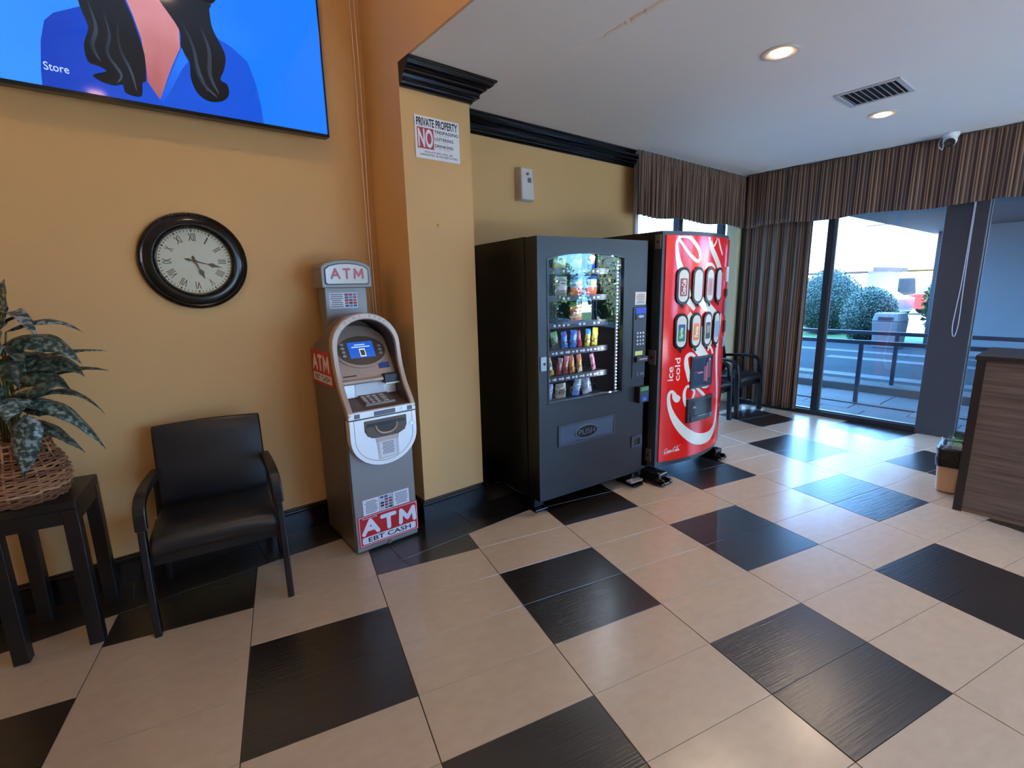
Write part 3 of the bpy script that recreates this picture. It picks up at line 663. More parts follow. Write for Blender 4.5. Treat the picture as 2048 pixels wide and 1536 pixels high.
# ---- ceiling vent
vt = empty('ceiling_vent', (4.265, 1.275, ZC), 0, 'white slatted air vent in the ceiling between the two lamps', 'vent')
vw = mat('vent white', (190, 190, 192), .5); vd = mat('vent dark', (30, 30, 32), .9)
g = G(); ox, oy, fw = .185, .19, .03
g.box(-ox, ox, -oy, -oy+fw, -.008, 0).box(-ox, ox, oy-fw, oy, -.008, 0).box(-ox, -ox+fw, -oy+fw, oy-fw, -.008, 0).box(ox-fw, ox, -oy+fw, oy-fw, -.008, 0)
g.build('frame', vw, vt, bevel=.002)
box('duct', -ox+fw, ox-fw, -oy+fw, oy-fw, -.0015, -.0005, vd, vt)
for k in range(9):
    y0 = -oy+fw+.012+k*.0355
    G().hexa([(-ox+fw, y0, -.012), (ox-fw, y0, -.012), (ox-fw, y0+.003, -.012), (-ox+fw, y0+.003, -.012), (-ox+fw, y0+.015, -.002), (ox-fw, y0+.015, -.002), (ox-fw, y0+.018, -.002), (-ox+fw, y0+.018, -.002)]).build('slat', vw, vt)
# ---- security camera
sc_ = empty('security_camera', (6.0, 1.165, ZC), 0, 'white dome security camera on the ceiling above the right valance', 'camera')
wpl = mat('camera white', (225, 228, 232), .35)
G().lathe([(.05, -.001), (.062, -.002), (.062, -.02), (.055, -.03), (.05, -.045)], 28).build('base', wpl, sc_, smooth=True)
G().sphere((-.012, 0, -.062), .052, 22, 12).build('housing', wpl, sc_, smooth=True)
dv = Vector((-.75, -.1, -.55)).normalized(); c0 = Vector((-.012, 0, -.062)); e1 = dv.cross(Vector((0, 0, 1))).normalized(); e2 = dv.cross(e1)
def disc(off, r0, r1, th): return [[tuple(c0+dv*(off+t)+e1*r*math.cos(2*math.pi*j/20)+e2*r*math.sin(2*math.pi*j/20)) for j in range(20)] for t, r in ((0, r0), (th, r1))]
G().rings(disc(.038, .040, .036, .014)).build('lens_face', mat('camera black', (16, 18, 26), .2), sc_)
G().rings(disc(.05, .014, .012, .006)).build('lens', mat('camera lens', (40, 44, 60), .05), sc_)
G().tube(spline([(.03, .045, -.01), (.0, .075, -.05), (-.02, .07, -.10), (.02, .05, -.12), (.05, .06, -.02)], 5), .003, 6).build('cord', wpl, sc_, smooth=True)
# ================================================================== FABRIC
strip = stripe_mat('striped curtain cloth', .115); strip2 = stripe_mat('striped valance cloth', .075)
def cloth(name, path, z_top, z_bot, amp, wave, m, label, group, seed, header=0, nz=10, hem=.012):
    """path: plan polyline (points); folds of given wavelength, amplitude grows downward; real thickness by solidify"""
    rn = random.Random(seed); P = [Vector((p[0], p[1])) for p in path]; samp = []
    L = 0
    for i in range(len(P)-1):
        d = P[i+1]-P[i]; n = max(2, int(d.length/.008))
        for k in range(n): samp.append((P[i]+d*(k/n), Vector((d.y, -d.x)).normalized(), L+d.length*k/n))
        L += d.length
    d = P[-1]-P[-2]; samp.append((P[-1], Vector((d.y, -d.x)).normalized(), L))
    ph = [rn.uniform(0, 6.28) for _ in range(4)]
    vs = []; fs = []; us = []; n = len(samp)
    for iz in range(nz+1):
        t = iz/nz; z = z_top+(z_bot-z_top)*t; arc = 0; prev = None
        k_amp = amp*((.45+.55*t) if header == 0 else (.25 if t < header else .4+.6*t))
        for (p, nn, s) in samp:
            w = math.sin(2*math.pi*s/wave+ph[0]+.6*math.sin(s*3.1+ph[1])+.25*math.sin(t*2+ph[2]))
            w += .35*math.sin(2*math.pi*s/(wave*.46)+ph[3]+t*.8)
            q = p+nn*(k_amp*w); hz = hem*math.sin(s*7+ph[2])*t
            vs.append((q.x, q.y, z+hz))
            if iz == 0: us.append(s*1.0)
    for iz in range(nz):
        for j in range(n-1): fs.append((iz*n+j, iz*n+j+1, (iz+1)*n+j+1, (iz+1)*n+j))
    g = G().add(vs, fs); o = g.build(name, m, None, smooth=True, fix=False)
    uvl = o.data.uv_layers.new(name='UVMap')
    # arc length along the folded row keeps stripes evenly wide on the cloth
    arc = [0]
    mid = (nz//2)*n
    for j in range(1, n): a, b = vs[mid+j-1], vs[mid+j]; arc.append(arc[-1]+math.hypot(a[0]-b[0], a[1]-b[1]))
    for poly in o.data.polygons:
        for li, vi in zip(poly.loop_indices, poly.vertices): uvl.data[li].uv = (arc[vi % n], vs[vi][2])
    sm_ = o.modifiers.new('thickness', 'SOLIDIFY'); sm_.thickness = .003
    tag(o, label, 'curtain' if name == 'curtain' else 'valance', group); return o
cloth('valance', [(4.0, 3.05), (6.1, 3.05)], ZC-.012, 2.215, .022, .075, strip2, 'gathered brown striped valance over the back window behind the soda machine', 'striped valances', 3, header=.12)
cloth('valance', [(6.085, 3.02), (6.085, -1.6)], ZC-.012, 2.205, .020, .34, strip, 'long brown striped valance across the big street window', 'striped valances', 5, header=.12)
cloth('curtain', [(6.165, 3.03), (6.165, 2.28)], 2.30, .05, .036, .125, strip2, 'floor length brown striped curtain gathered in the window corner', None, 8, nz=14)
# valance boards that carry the cloth
struct(box('trim_4', 4.05, 6.16, 3.075, 3.2, ZC-.03, ZC-.002, whitep)); struct(box('trim_5', 6.12, 6.19, -1.6, 3.02, ZC-.03, ZC-.002, whitep))
# ---- blind cord loop
g = G(); g.tube(spline([(6.148, .950, 2.5), (6.148, .950, 1.8), (6.148, .946, 1.4), (6.148, .942, 1.15), (6.148, .950, 1.03), (6.148, .963, 1.0), (6.148, .976, 1.03), (6.148, .982, 1.12), (6.148, .974, 1.3), (6.148, .962, 1.6), (6.148, .957, 2.3)], 8), .0036, 6)
tag(g.build('blind_cord', mat('blind cord', (200, 200, 205), .5), smooth=True), 'pale looped blind cord hanging in front of the grey column', 'cord')
# ================================================================== CASH MACHINE
atm = empty('cash_machine', (.892, 2.645, 0), 0, 'tan and grey cash machine with a lit screen and red stickers', 'cash machine')
gm = mat('atm grey steel', (138, 130, 126), .38, .25, noise=.08, nscale=4); side = mat('atm brown side', (112, 98, 90), .42, .25)
tan = mat('atm tan plastic', (186, 164, 148), .4, .3); silv = mat('atm silver cover', (236, 234, 232), .32, .2); brn = mat('atm brown plastic', (96, 78, 66), .45)
dk = mat('atm dark', (24, 22, 24), .4); stw = mat('sticker white', (222, 224, 232), .4); str_ = mat('sticker red', (190, 22, 30), .4); stk = mat('sticker black', (24, 22, 26), .5); stb = mat('sticker blue', (60, 84, 140), .5)
G().box(0, .4, 0, .5, .012, .855).build('cabinet', gm, atm, bevel=.006)
box('side_skin', -.004, .0, .012, .49, .02, .853, side, atm); box('plinth', .02, .38, .02, .48, 0, .012, dk, atm)
box('door_seam', .002, .004, -.0015, 0, .02, .84, dk, atm); box('cabinet_lock', .19, .215, -.012, 0, .012, .035, side, atm, bevel=.004)
# upper shell: arch outline leaning back, carried to the rear
YZ = [(.855, -.048), (.88, -.044), (.93, -.01), (1.0, .045), (1.08, .085), (1.16, .105), (1.25, .118), (1.35, .128), (1.45, .136)]
def ylean(z):
    for (a, ya), (b, yb) in zip(YZ, YZ[1:]):
        if z <= b: return ya+(yb-ya)*(z-a)/(b-a)
    return YZ[-1][1]
def arch(x0, x1, z0, zs, zt, n=14):
    pts = [(x0, z0+(zs-z0)*k/8) for k in range(8)]; cx = (x0+x1)/2; a = (x1-x0)/2; b = zt-zs
    pts += [(cx-a*math.cos(math.pi*k/n), zs+b*math.sin(math.pi*k/n)) for k in range(n+1)]
    pts += [(x1, zs+(z0-zs)*k/8) for k in range(1, 9)]
    return pts
ao = arch(-.006, .410, .857, 1.24, 1.428); ai = arch(.026, .380, .880, 1.225, 1.390)
def leanring(g, A, B, da, db, mi=0):
    n = len(A); vs = [(p[0], ylean(p[1])+da, p[1]) for p in A]+[(p[0], ylean(p[1])+da, p[1]) for p in B]+[(p[0], ylean(p[1])+db, p[1]) for p in A]+[(p[0], ylean(p[1])+db, p[1]) for p in B]
    fs = []
    for i in range(n-1):
        j = i+1; fs += [(i, j, n+j, n+i), (2*n+i, 3*n+i, 3*n+j, 2*n+j), (i, 2*n+i, 2*n+j, j), (n+i, n+j, 3*n+j, 3*n+i)]
    fs += [(0, n, 3*n, 2*n), (n-1, 3*n-1, 4*n-1, 2*n-1)]
    return g.add(vs, fs, mi)
leanring(G(), ao, ai, -.02, .03).build('bezel_ring', tan, atm, smooth=True, bevel=.006)
# shell skin
n = len(ao); g = G()
back = [(.0+(.4)*(p[0]+.006)/.416, .5, .857+(p[1]-.857)*.80) for p in ao]
midr = [(p[0], max(ylean(p[1])+.03, .25), p[1]*.998) for p in ao]
frontr = [(p[0], ylean(p[1])+.02, p[1]) for p in ao]
g.rings([frontr, midr, back], False, False); g.add(back, [tuple(range(n))]); g.build('shell', side, atm, smooth=True)
# inside of the hood
ib = [(p[0]*.98+.004, .33, p[1]*.985+.01) for p in ai]; g = G(); g.rings([[(p[0], ylean(p[1])+.0, p[1]) for p in ai], ib], False, False); g.add(ib, [tuple(range(n))]); g.build('hood_lining', mat('atm hood lining', (74, 64, 58), .5), atm, smooth=True)
# sloped screen panel
P0, P1 = (.115, 1.035), (.30, 1.345)
def sp(x, s, o=0):                # s: height z on the panel, o: outward offset
    t = (s-P0[1])/(P1[1]-P0[1]); ny, nz = -(P1[1]-P0[1]), (P1[0]-P0[0]); L = math.hypot(ny, nz)
    return (x, P0[0]+t*(P1[0]-P0[0])+ny/L*o, s+nz/L*o)
def on_panel(name, pts, m, o0, o1, parent=atm, sm_=False):
    g = G().prism_xz(pts, -o1, -o0); g.v = [sp(p[0], p[2], -p[1]) for p in g.v]; return g.build(name, m, parent, smooth=sm_)
on_panel('screen_panel', [(.026, 1.035), (.380, 1.035), (.380, 1.225)]+[(.203+.177*math.cos(R(a)), 1.225+.12*math.sin(R(a))) for a in range(10, 171, 10)]+[(.026, 1.225)], tan, -.02, 0)
g = G(); ring_xz(g, ellipse(.205, 1.195, .165, .098), ellipse(.205, 1.195, .150, .085), -.012, -.0); g.v = [sp(p[0], p[2], -p[1]) for p in g.v]; g.build('screen_ring', tan, atm, smooth=True)
on_panel('screen_surround', ellipse(.205, 1.195, .151, .086), brn, 0, .004)
on_panel('screen', [(.130, 1.155), (.285, 1.155), (.285, 1.245), (.130, 1.245)], mat('atm screen blue', (30, 90, 200), emit=.5), .004, .007)
on_panel('screen_note', [(.192, 1.160), (.228, 1.160), (.228, 1.205), (.192, 1.205)], mat('atm screen cream', (235, 240, 220), emit=.45), .007, .0075)
on_panel('screen_note', [(.197, 1.166), (.223, 1.166), (.223, 1.198), (.197, 1.198)], mat('atm screen dark', (70, 80, 60), emit=.3), .0075, .008)
for a, b, z in ((.17, .235, 1.228), (.15, .265, 1.216)):
    on_panel('screen_text_line', [(a, z-.003), (b, z-.003), (b, z+.003), (a, z+.003)], mat('atm screen pale', (190, 215, 255), emit=.45), .007, .0078)
for sx, x in ((0, .095), (1, .322)):
    for k in range(4):
        if sx and k == 0: continue
        on_panel('side_button', ellipse(x, 1.235-k*.0215, .012, .007, 14), mat('atm button grey', (170, 164, 158), .4), .004, .010)
on_panel('card_sticker', [(.285, 1.085), (.355, 1.085), (.355, 1.118), (.285, 1.118)], stb, 0, .002)
on_panel('receipt_slot', [(.055, 1.058), (.135, 1.058), (.135, 1.063), (.055, 1.063)], dk, 0, .002)
# shelf bar, card reader
G().tube([(.028, .108, 1.028), (.285, .108, 1.028)], .016, 14).build('shelf_bar', tan, atm, smooth=True)
G().box(.288, .378, .085, .16, 1.0, 1.055).build('card_reader', dk, atm, bevel=.004); box('card_lip', .288, .378, .07, .085, .996, 1.004, silv, atm, bevel=.002)
# white drop panel and keypad tray
box('note_panel', .028, .378, .135, .15, .93, 1.02, silv, atm); box('note_flap', .12, .30, .131, .135, .935, 1.005, stw, atm)
G().hexa([(.028, -.03, .872), (.378, -.03, .872), (.378, .15, .86), (.028, .15, .86), (.028, -.03, .880), (.378, -.03, .880), (.378, .15, .93), (.028, .15, .93)]).build('keypad_tray', brn, atm)
def tr(x, t, o=0): return (x, -.03+.18*t, .880+.05*t+o)
kp = G().hexa([tr(.13, .25, 0), tr(.32, .25, 0), tr(.32, .92, 0), tr(.13, .92, 0), tr(.135, .27, .014), tr(.315, .27, .014), tr(.315, .90, .014), tr(.135, .90, .014)]).build('keypad', mat('keypad plate', (112, 96, 84), .4, .3), atm, bevel=.002)
kb = None
for i in range(4):
    for j in range(4):
        x = .150+i*.034+(.012 if i == 3 else 0); t = .34+j*.14; w = .012 if i < 3 else .017
        G().hexa([tr(x-w, t-.045, .012), tr(x+w, t-.045, .012), tr(x+w, t+.045, .012), tr(x-w, t+.045, .012), tr(x-w*.85, t-.035, .019), tr(x+w*.85, t-.035, .019), tr(x+w*.85, t+.035, .019), tr(x-w*.85, t+.035, .019)]).build('key', mat('keypad key', (150, 132, 116), .4, .3), kp)
box('front_lip', -.004, .408, -.062, -.03, .845, .884, silv, atm, bevel=.004)
box('lip_label', .145, .275, -.0635, -.062, .850, .876, mat('atm label grey', (96, 104, 116), .4), atm)
for x in (.03, .352): box('card_symbol', x, x+.032, -.0635, -.062, .851, .876, mat('atm label grey', (96, 104, 116), .4), atm)
G().cyl((.322, -.066, .864), .009, .006, 14, 'y').build('lip_lock', mat('chrome', (190, 190, 195), .2, 1), atm)
# rounded lower cover
def dshape(d): return [(.0+d, .838), (.0+d, .72)]+[(.205+(.205-d)*math.cos(R(a)), .72+(.175-d)*math.sin(R(a))) for a in range(190, 351, 10)]+[(.410-d, .72), (.410-d, .838)]
G().prism_xz(dshape(0), -.055, -.001).build('lower_cover', silv, atm, bevel=.008)
ring_xz(G(), dshape(.026), dshape(.028), -.0558, -.054).build('cover_seam', dk, atm)
G().box(.0, .41, -.05, .0, .838, .845).build('cover_gap', dk, atm)
disp = [(.085, .825), (.345, .825), (.345, .765), (.33, .735), (.29, .718), (.13, .718), (.10, .735), (.085, .765)]
G().prism_xz(disp, -.060, -.052).build('dispenser_mouth', brn, atm, bevel=.004)
G().prism_xz([(.10, .805), (.33, .805), (.33, .788), (.10, .788)], -.064, -.058).build('dispenser_slot', dk, atm)
G().prism_xz([(.15, .790), (.28, .790), (.27, .765), (.245, .748), (.185, .748), (.16, .765)], -.063, -.058).build('finger_scoop', mat('atm scoop', (60, 48, 42), .5), atm)
G().tube(spline([(.148, -.062, .792), (.16, -.066, .762), (.19, -.066, .742), (.24, -.066, .742), (.27, -.066, .762), (.282, -.062, .792)], 5), .006, 8).build('scoop_rim', tan, atm, smooth=True)
G().cyl((.375, -.062, .765), .011, .008, 16, 'y').build('cover_lock', mat('chrome', (190, 190, 195), .2, 1), atm)
G().prism_xz([(.145, .718), (.29, .718), (.285, .69), (.15, .69)], -.059, -.055).build('paper_holder', tan, atm)
G().prism_xz([(.150, .700), (.285, .700), (.285, .588), (.158, .584)], -.0575, -.055).build('notice_sleeve', mat('clear sleeve', (200, 198, 196), .3), atm)
G().prism_xz([(.165, .695), (.268, .695), (.268, .594), (.17, .592)], -.0585, -.0575).build('notice_paper', stw, atm)
def lines(parent, x0, x1, z0, z1, y, n, m, seed):
    rn = random.Random(seed); g = G(); h = (z1-z0)/n
    for i in range(n):
        z = z1-(i+.5)*h; q = rn.uniform(0, .12)*(x1-x0); g.box(x0+q, x1-q*rn.uniform(.3, 1.5), y-.0004, y, z-h*.22, z+h*.22)
    o = g.build('fine_print', m, parent); o['kind'] = 'stuff'
grey = mat('fine print grey', (110, 112, 120), .6)
lines(atm, .178, .258, .61, .685, -.0585, 9, grey, 1)
# printed stickers on the lower front
G().prism_xz([(.056, .236), (.156, .238), (.156, .334), (.056, .334)], -.0015, 0).build('info_sticker', stw, atm); lines(atm, .066, .148, .245, .325, -.0015, 8, grey, 2)
G().prism_xz([(.160, .238), (.243, .238), (.243, .334), (.160, .334)], -.0015, 0).build('network_sticker', stw, atm)
rn = random.Random(5)
for i in range(3):
    for j in range(5):
        c = rn.choice([(60, 84, 140), (170, 40, 50), (40, 40, 46), (60, 120, 120), (170, 180, 200)])
        box('network_mark', .164+i*.027, .187+i*.027, -.0021, -.0015, .244+j*.018, .258+j*.018, mat('mark %s' % str(c), c, .5), atm)
G().prism_xz([(.248, .240), (.354, .240), (.354, .334), (.248, .334)], -.0015, 0).build('info_sticker', stw, atm); lines(atm, .258, .345, .25, .325, -.0015, 7, grey, 3)
G().prism_xz([(.018, .042), (.405, .042), (.405, .236), (.018, .236)], -.0018, 0).build('red_sticker', str_, atm)
ring_xz(G(), rrect(.023, .400, .047, .231, .002), rrect(.026, .397, .050, .228, .002), -.0022, -.0018).build('sticker_border', stw, atm)
[fat_letter(c, a, b, .108, .212, .026, stw, atm, y=-.0018) for c, a, b in (('A', .036, .150), ('T', .156, .262), ('M', .274, .394))]
text('fine_print', 'Worldwide ATM', .045, .135, .213, .223, -.0024, stw, atm, bold=.01)
G().prism_xz(rrect(.036, .386, .056, .100, .010), -.0024, -.0018).build('white_band', stw, atm)
text('lettering', 'EBT CASH', .072, .352, .064, .093, -.003, stk, atm, bold=.02)
# side sticker (left side of the hood)
def sidefn(x, y, z): return (-.008-(-y), .50-x, z)      # local plane x = -0.008, text runs front to back reversed
def side_flat(name, pts, m, o):
    g = G().prism_yz([(.50-a, b) for a, b in pts], -.0075-o, -.006); return g.build(name, m, atm)
side_flat('side_sticker', [(.01, 1.005), (.40, 1.01), (.345, 1.205), (.01, 1.21)], str_, .001)
def side_text(s, x0, x1, z0, z1, m, bold): return text('lettering', s, x0, x1, z0, z1, 0, m, atm, bold=bold, fn=lambda x, y, z: (-.0095, .50-x, z))
[fat_letter(c, a, b, 1.085, 1.185, .022, stw, atm, fn=lambda x, y, z: (-.0085+y, .50-x, z)) for c, a, b in (('A', .03, .125), ('T', .135, .215), ('M', .228, .335))]
side_flat('side_band', [(.03, 1.02), (.36, 1.02), (.36, 1.068), (.03, 1.068)], stw, .0015)
side_text('EBT CASH', .06, .335, 1.028, 1.060, stk, .02) and None
# topper
box('topper_neck', .07, .335, .365, .485, 1.30, 1.58, gm, atm, bevel=.006)
hp = [(.045, 1.575), (.355, 1.575), (.355, 1.695), (.33, 1.718), (.27, 1.735), (.20, 1.741), (.13, 1.735), (.07, 1.718), (.045, 1.695)]
G().prism_xz(hp, .32, .49).build('topper_head', gm, atm, bevel=.006)
pp = [(.065, 1.60), (.075, 1.592), (.325, 1.592), (.335, 1.60), (.335, 1.684), (.31, 1.704), (.26, 1.717), (.20, 1.721), (.14, 1.717), (.09, 1.704), (.065, 1.684)]
G().prism_xz(pp, .317, .32).build('topper_gasket', dk, atm)
pq = [(.2+(a-.2)*.95, 1.657+(b-1.657)*.90) for a, b in pp]
G().prism_xz(pq, .314, .3165).build('topper_panel', mat('topper panel', (214, 218, 214), .12), atm)
[fat_letter(c, a, b, 1.625, 1.69, .013, mat('topper red', (190, 60, 74), .3), atm, y=.314) for c, a, b in (('A', .098, .158), ('T', .172, .222), ('M', .238, .302))]
G().prism_xz([(.095, 1.45), (.27, 1.45), (.27, 1.545), (.095, 1.545)], .3635, .365).build('topper_sticker', stw, atm); lines(atm, .10, .18, 1.455, 1.54, .3635, 7, grey, 4)
for i in range(3):
    for j in range(5):
        c = rn.choice([(60, 84, 140), (170, 40, 50), (40, 40, 46), (110, 130, 170), (200, 80, 70)])
        box('network_mark', .190+i*.026, .212+i*.026, .3629, .3635, 1.458+j*.017, 1.471+j*.017, mat('mark %s' % str(c), c, .5), atm)
# raised name on the arch
for k, s in enumerate('MINI-BANK'):
    a = R(128-k*9.6); x = .203+.193*math.cos(a); z = 1.235+.175*math.sin(a)
    vs, fs = text_mesh(s, 0); w = max(v.x for v in vs)-min(v.x for v in vs); ax = min(v.x for v in vs); ay = min(v.y for v in vs)
    out = []
    for v in vs:
        u = (v.x-ax-w/2)*.020; q = (v.y-ay-.35)*.020; b = a-math.pi/2
        xx = x+u*math.cos(b)-q*math.sin(b); zz = z+u*math.sin(b)+q*math.cos(b); out.append((xx, ylean(zz)-.0205, zz))
    G().add(out, fs).build('name_letter', brn, atm, fix=False)
# ================================================================== SNACK MACHINE
vm = empty('snack_machine', (2.043, 2.30, 0), -5.4, 'black snack vending machine with a lit glass front', 'vending machine')
vb = mat('vending black', (11, 10, 12), .38, noise=.1, nscale=3); vf = mat('vending charcoal door', (21, 23, 28), .42, spec=.6, bump=.02, bscale=300); vi = mat('vending interior', (20, 22, 28), .6)
VW, VD, VZ0, VZ1 = 1.0, .85, .10, 1.866
# cabinet shell (open at the front) behind the door
g = G(); t = .03
g.box(0, t, .14, VD, VZ0, VZ1).box(VW-t, VW, .14, VD, VZ0, VZ1).box(t, VW-t, .14, VD, VZ1-t, VZ1).box(t, VW-t, .14, VD, VZ0, VZ0+.3).box(t, VW-t, VD-t, VD, VZ0+.3, VZ1-t)
g.build('cabinet', vb, vm); box('right_bay', .80, VW-t, .14, .8, VZ0+.3, VZ1-t, vb, vm)
# door: side frame and face with an arched window hole
gl = [(.075, .778), (.075, 1.725), (.16, 1.752), (.25, 1.766), (.353, 1.774), (.46, 1.776), (.56, 1.772), (.68, 1.762), (.770, 1.748), (.770, .775)]
def frame_face(g, x0, x1, z0, z1, hole, y0, y1):
    n = len(hole); cx = sum(p[0] for p in hole)/n; cz = sum(p[1] for p in hole)/n; out = []
    for p in hole:
        dx, dz = p[0]-cx, p[1]-cz; k = 1e9
        if dx > 0: k = min(k, (x1-cx)/dx)
        if dx < 0: k = min(k, (x0-cx)/dx)
        if dz > 0: k = min(k, (z1-cz)/dz)
        if dz < 0: k = min(k, (z0-cz)/dz)
        out.append((cx+dx*k, cz+dz*k))
    return out
def with_corners(hole, x0, x1, z0, z1):
    """subdivide the outline finely so the outer loop passes close to the corners, then snap"""
    fine = []
    for i in range(len(hole)):
        a, b = hole[i], hole[(i+1) % len(hole)]; m_ = max(1, int(math.hypot(b[0]-a[0], b[1]-a[1])/.02))
        for k in range(m_): fine.append((a[0]+(b[0]-a[0])*k/m_, a[1]+(b[1]-a[1])*k/m_))
    out = frame_face(None, x0, x1, z0, z1, fine, 0, 0)
    for c in ((x0, z0), (x1, z0), (x1, z1), (x0, z1)):
        i = min(range(len(out)), key=lambda j: (out[j][0]-c[0])**2+(out[j][1]-c[1])**2); out[i] = c
    return fine, out
fi, fo = with_corners(gl, .002, VW-.002, VZ0+.005, VZ1-.004)
ring_xz(G(), fo, fi, 0, .02).build('door_face', vf, vm)
g = G(); ring_xz(g, fo, fi, .02, .022); g = G()
g.box(.002, .03, .02, .13, VZ0+.005, VZ1-.004).box(VW-.03, VW-.002, .02, .13, VZ0+.005, VZ1-.004).box(.03, VW-.03, .02, .13, VZ1-.034, VZ1-.004).box(.03, VW-.03, .02, .13, VZ0+.005, VZ0+.04).box(.80, .83, .02, .13, VZ0+.04, VZ1-.034).box(.03, .80, .02, .13, VZ0+.55, VZ0+.60)
g.build('door_frame', vb, vm)
cen = (.42, 1.27); gin = [(cen[0]+(p[0]-cen[0])*.965, cen[1]+(p[1]-cen[1])*.975) for p in fi]
ring_xz(G(), fi, gin, -.004, .03).build('window_gasket', mat('vending gasket', (26, 28, 32), .3), vm)
g = G(); g.add([(p[0], .012, p[1]) for p in gin[::3]], [tuple(range(len(gin[::3])))]); g.build('glass', glass('vending glass', (.93, .95, .98), refl=2.2), vm)
# interior liner
g = G(); X0i, X1i = .05, .80
g.box(X0i, X0i+.01, .135, .78, .70, 1.80).box(X0i, X1i, .77, .78, .70, 1.80).box(X0i, X1i, .135, .78, 1.79, 1.80).box(X0i, X1i, .04, .78, .69, .70)
g.build('inner_liner', vi, vm)
box('delivery_wall', .70, .712, .25, .77, .70, 1.79, vi, vm)
ledm = mat('led white', (200, 225, 255), emit=2.2)
g = G()
for k in range(38):
    g.sphere((.752, .05, .80+k*.0247), .0055, 6, 4)
o = g.build('led_strip', ledm, vm); o['kind'] = 'stuff'
box('led_channel', .745, .760, .055, .065, .78, 1.75, mat('led channel', (150, 160, 175), .4), vm)
for zz, pw in ((1.55, 1.6), (1.0, 1.6)):
    ld = bpy.data.lights.new('led_light', 'AREA'); ld.shape = 'RECTANGLE'; ld.size = .02; ld.size_y = .5; ld.energy = pw*.55; ld.color = (.75, .87, 1)
    l = bpy.data.objects.new('led_light', ld); COL.objects.link(l); l.parent = vm; l.location = (.69, .045, zz); l.rotation_euler = (0, R(90), R(35)) if False else Matrix.Identity(3).to_euler()
    l.rotation_euler = Vector((-1, .35, 0)).to_track_quat('-Z', 'Y').to_euler()
SHZ = [1.668, 1.488, 1.308, 1.120, .938, .768]
trayw = mat('tray grey', (30, 33, 42), .45, .3); wire = mat('coil wire', (30, 30, 34), .3, .8); tagw = mat('tag white', (190, 200, 216), .5)
tagd = None; tags2 = None
COILS = [(.30, .44, .565), (.30, .44, .575), (.22, .30, .445, .58), (.165, .235, .285, .345, .418, .482, .55, .62), (.17, .225, .29, .345, .415, .48, .55, .615), (.19, .305, .43, .56)]
def helix(r, turns, pitch, n=14):
    return [(r*math.cos(2*math.pi*k/n), pitch*k/n, r*math.sin(2*math.pi*k/n)) for k in range(int(n*turns)+1)]
big = G().tube(helix(.034, 4, .07), .0022, 5).build('coil', wire, vm, smooth=True); big.location = (.30-.034, .11, SHZ[0]+.040)
small = G().tube(helix(.024, 5, .05), .002, 5).build('coil', wire, vm, smooth=True); small.location = (.165, .11, SHZ[3]+.03)
first_b = first_s = True
for i, z in enumerate(SHZ):
    box('tray', .062, .70, .10, .75, z-.006, z, trayw, vm)
    rail = box('tray_rail', .062, .70, .092, .100, z-.036, z+.004, trayw, vm)
    xs = COILS[i]
    for x in xs:
        d = G().cyl((x-.012, .0905, z-.017), .010, .0015, 14, 'y').build('selection_tag', tagw, vm) if tagd is None else share(tagd, 'selection_tag', vm, (x-COILS[0][0], 0, z-SHZ[0]))
        tagd = tagd or d
        e = G().box(x+.018, x+.038, .0905, .092, z-.023, z-.011).build('price_tag', tagw, vm) if tags2 is None else share(tags2, 'price_tag', vm, (x-COILS[0][0], 0, z-SHZ[0]))
        tags2 = tags2 or e
        if i in (0, 1, 2, 5):
            for s in (-1, 1):
                if first_b: first_b = False; continue
                share(big, 'coil', vm, (x+s*.034, .11, z+.040), (0, 0, 0), (s, 1, 1))
        else:
            if first_s: first_s = False; continue
            share(small, 'coil', vm, (x, .11, z+.03))
# controls
pnl = mat('control panel', (36, 40, 48), .4); btn = mat('key cap', (176, 184, 196), .4)
G().prism_xz([(.862, .86), (.998, .86), (.998, 1.392), (.862, 1.392)], -.006, 0).build('control_panel', pnl, vm, bevel=.004)
box('display', .884, .988, -.009, -.006, 1.345, 1.384, mat('blue display', (20, 60, 220), emit=.45), vm); box('display_hood', .884, .988, -.012, -.006, 1.300, 1.342, dk, vm)
G().prism_xz(ellipse(.935, 1.322, .030, .010), -.0135, -.012).build('display_badge', mat('badge pale', (150, 170, 210), .3), vm)
k0 = None
for i in range(3):
    for j in range(4):
        x, z = .905+i*.030, 1.118+j*.0275
        if k0 is None: k0 = box('key', x-.009, x+.009, -.011, -.006, z-.008, z+.008, btn, vm, bevel=.002); kx, kz = x, z
        else: share(k0, 'key', vm, (x-kx, 0, z-kz))
G().prism_xz([(.878, 1.376+.125), (.993, 1.374+.125), (.991, 1.406), (.876, 1.408)], -.002, 0).build('paper_notice', mat('paper notice', (206, 204, 198), .6), vm); lines(vm, .89, .98, 1.415, 1.485, -.002, 6, grey, 9)
box('yellow_label', .886, .965, -.008, -.006, 1.035, 1.066, mat('label yellow', (206, 214, 120), .5), vm)
G().box(.880, 1.0, -.035, -.006, .985, 1.028).build('bill_acceptor', mat('bill acceptor', (44, 46, 52), .35), vm, bevel=.006); box('bill_slot', .905, .985, -.0365, -.035, 1.004, 1.012, mat('pale slot', (160, 165, 175), .3), vm)
G().cyl((.912, -.012, .893), .014, .008, 16, 'y').build('coin_button', mat('chrome', (190, 190, 195), .2, 1), vm); box('coin_slot', .945, .985, -.008, -.006, .882, .900, mat('chrome', (190, 190, 195), .2, 1), vm)
cr_ = G().box(.903, 1.004, -.05, 0, .675, .800).build('card_reader', dk, vm, bevel=.006); box('reader_screen', .912, .996, -.0515, -.05, .765, .795, mat('green display', (90, 170, 110), emit=.22), cr_); box('reader_panel', .912, .996, -.0515, -.05, .682, .755, mat('reader blue', (44, 62, 96), .3), cr_)
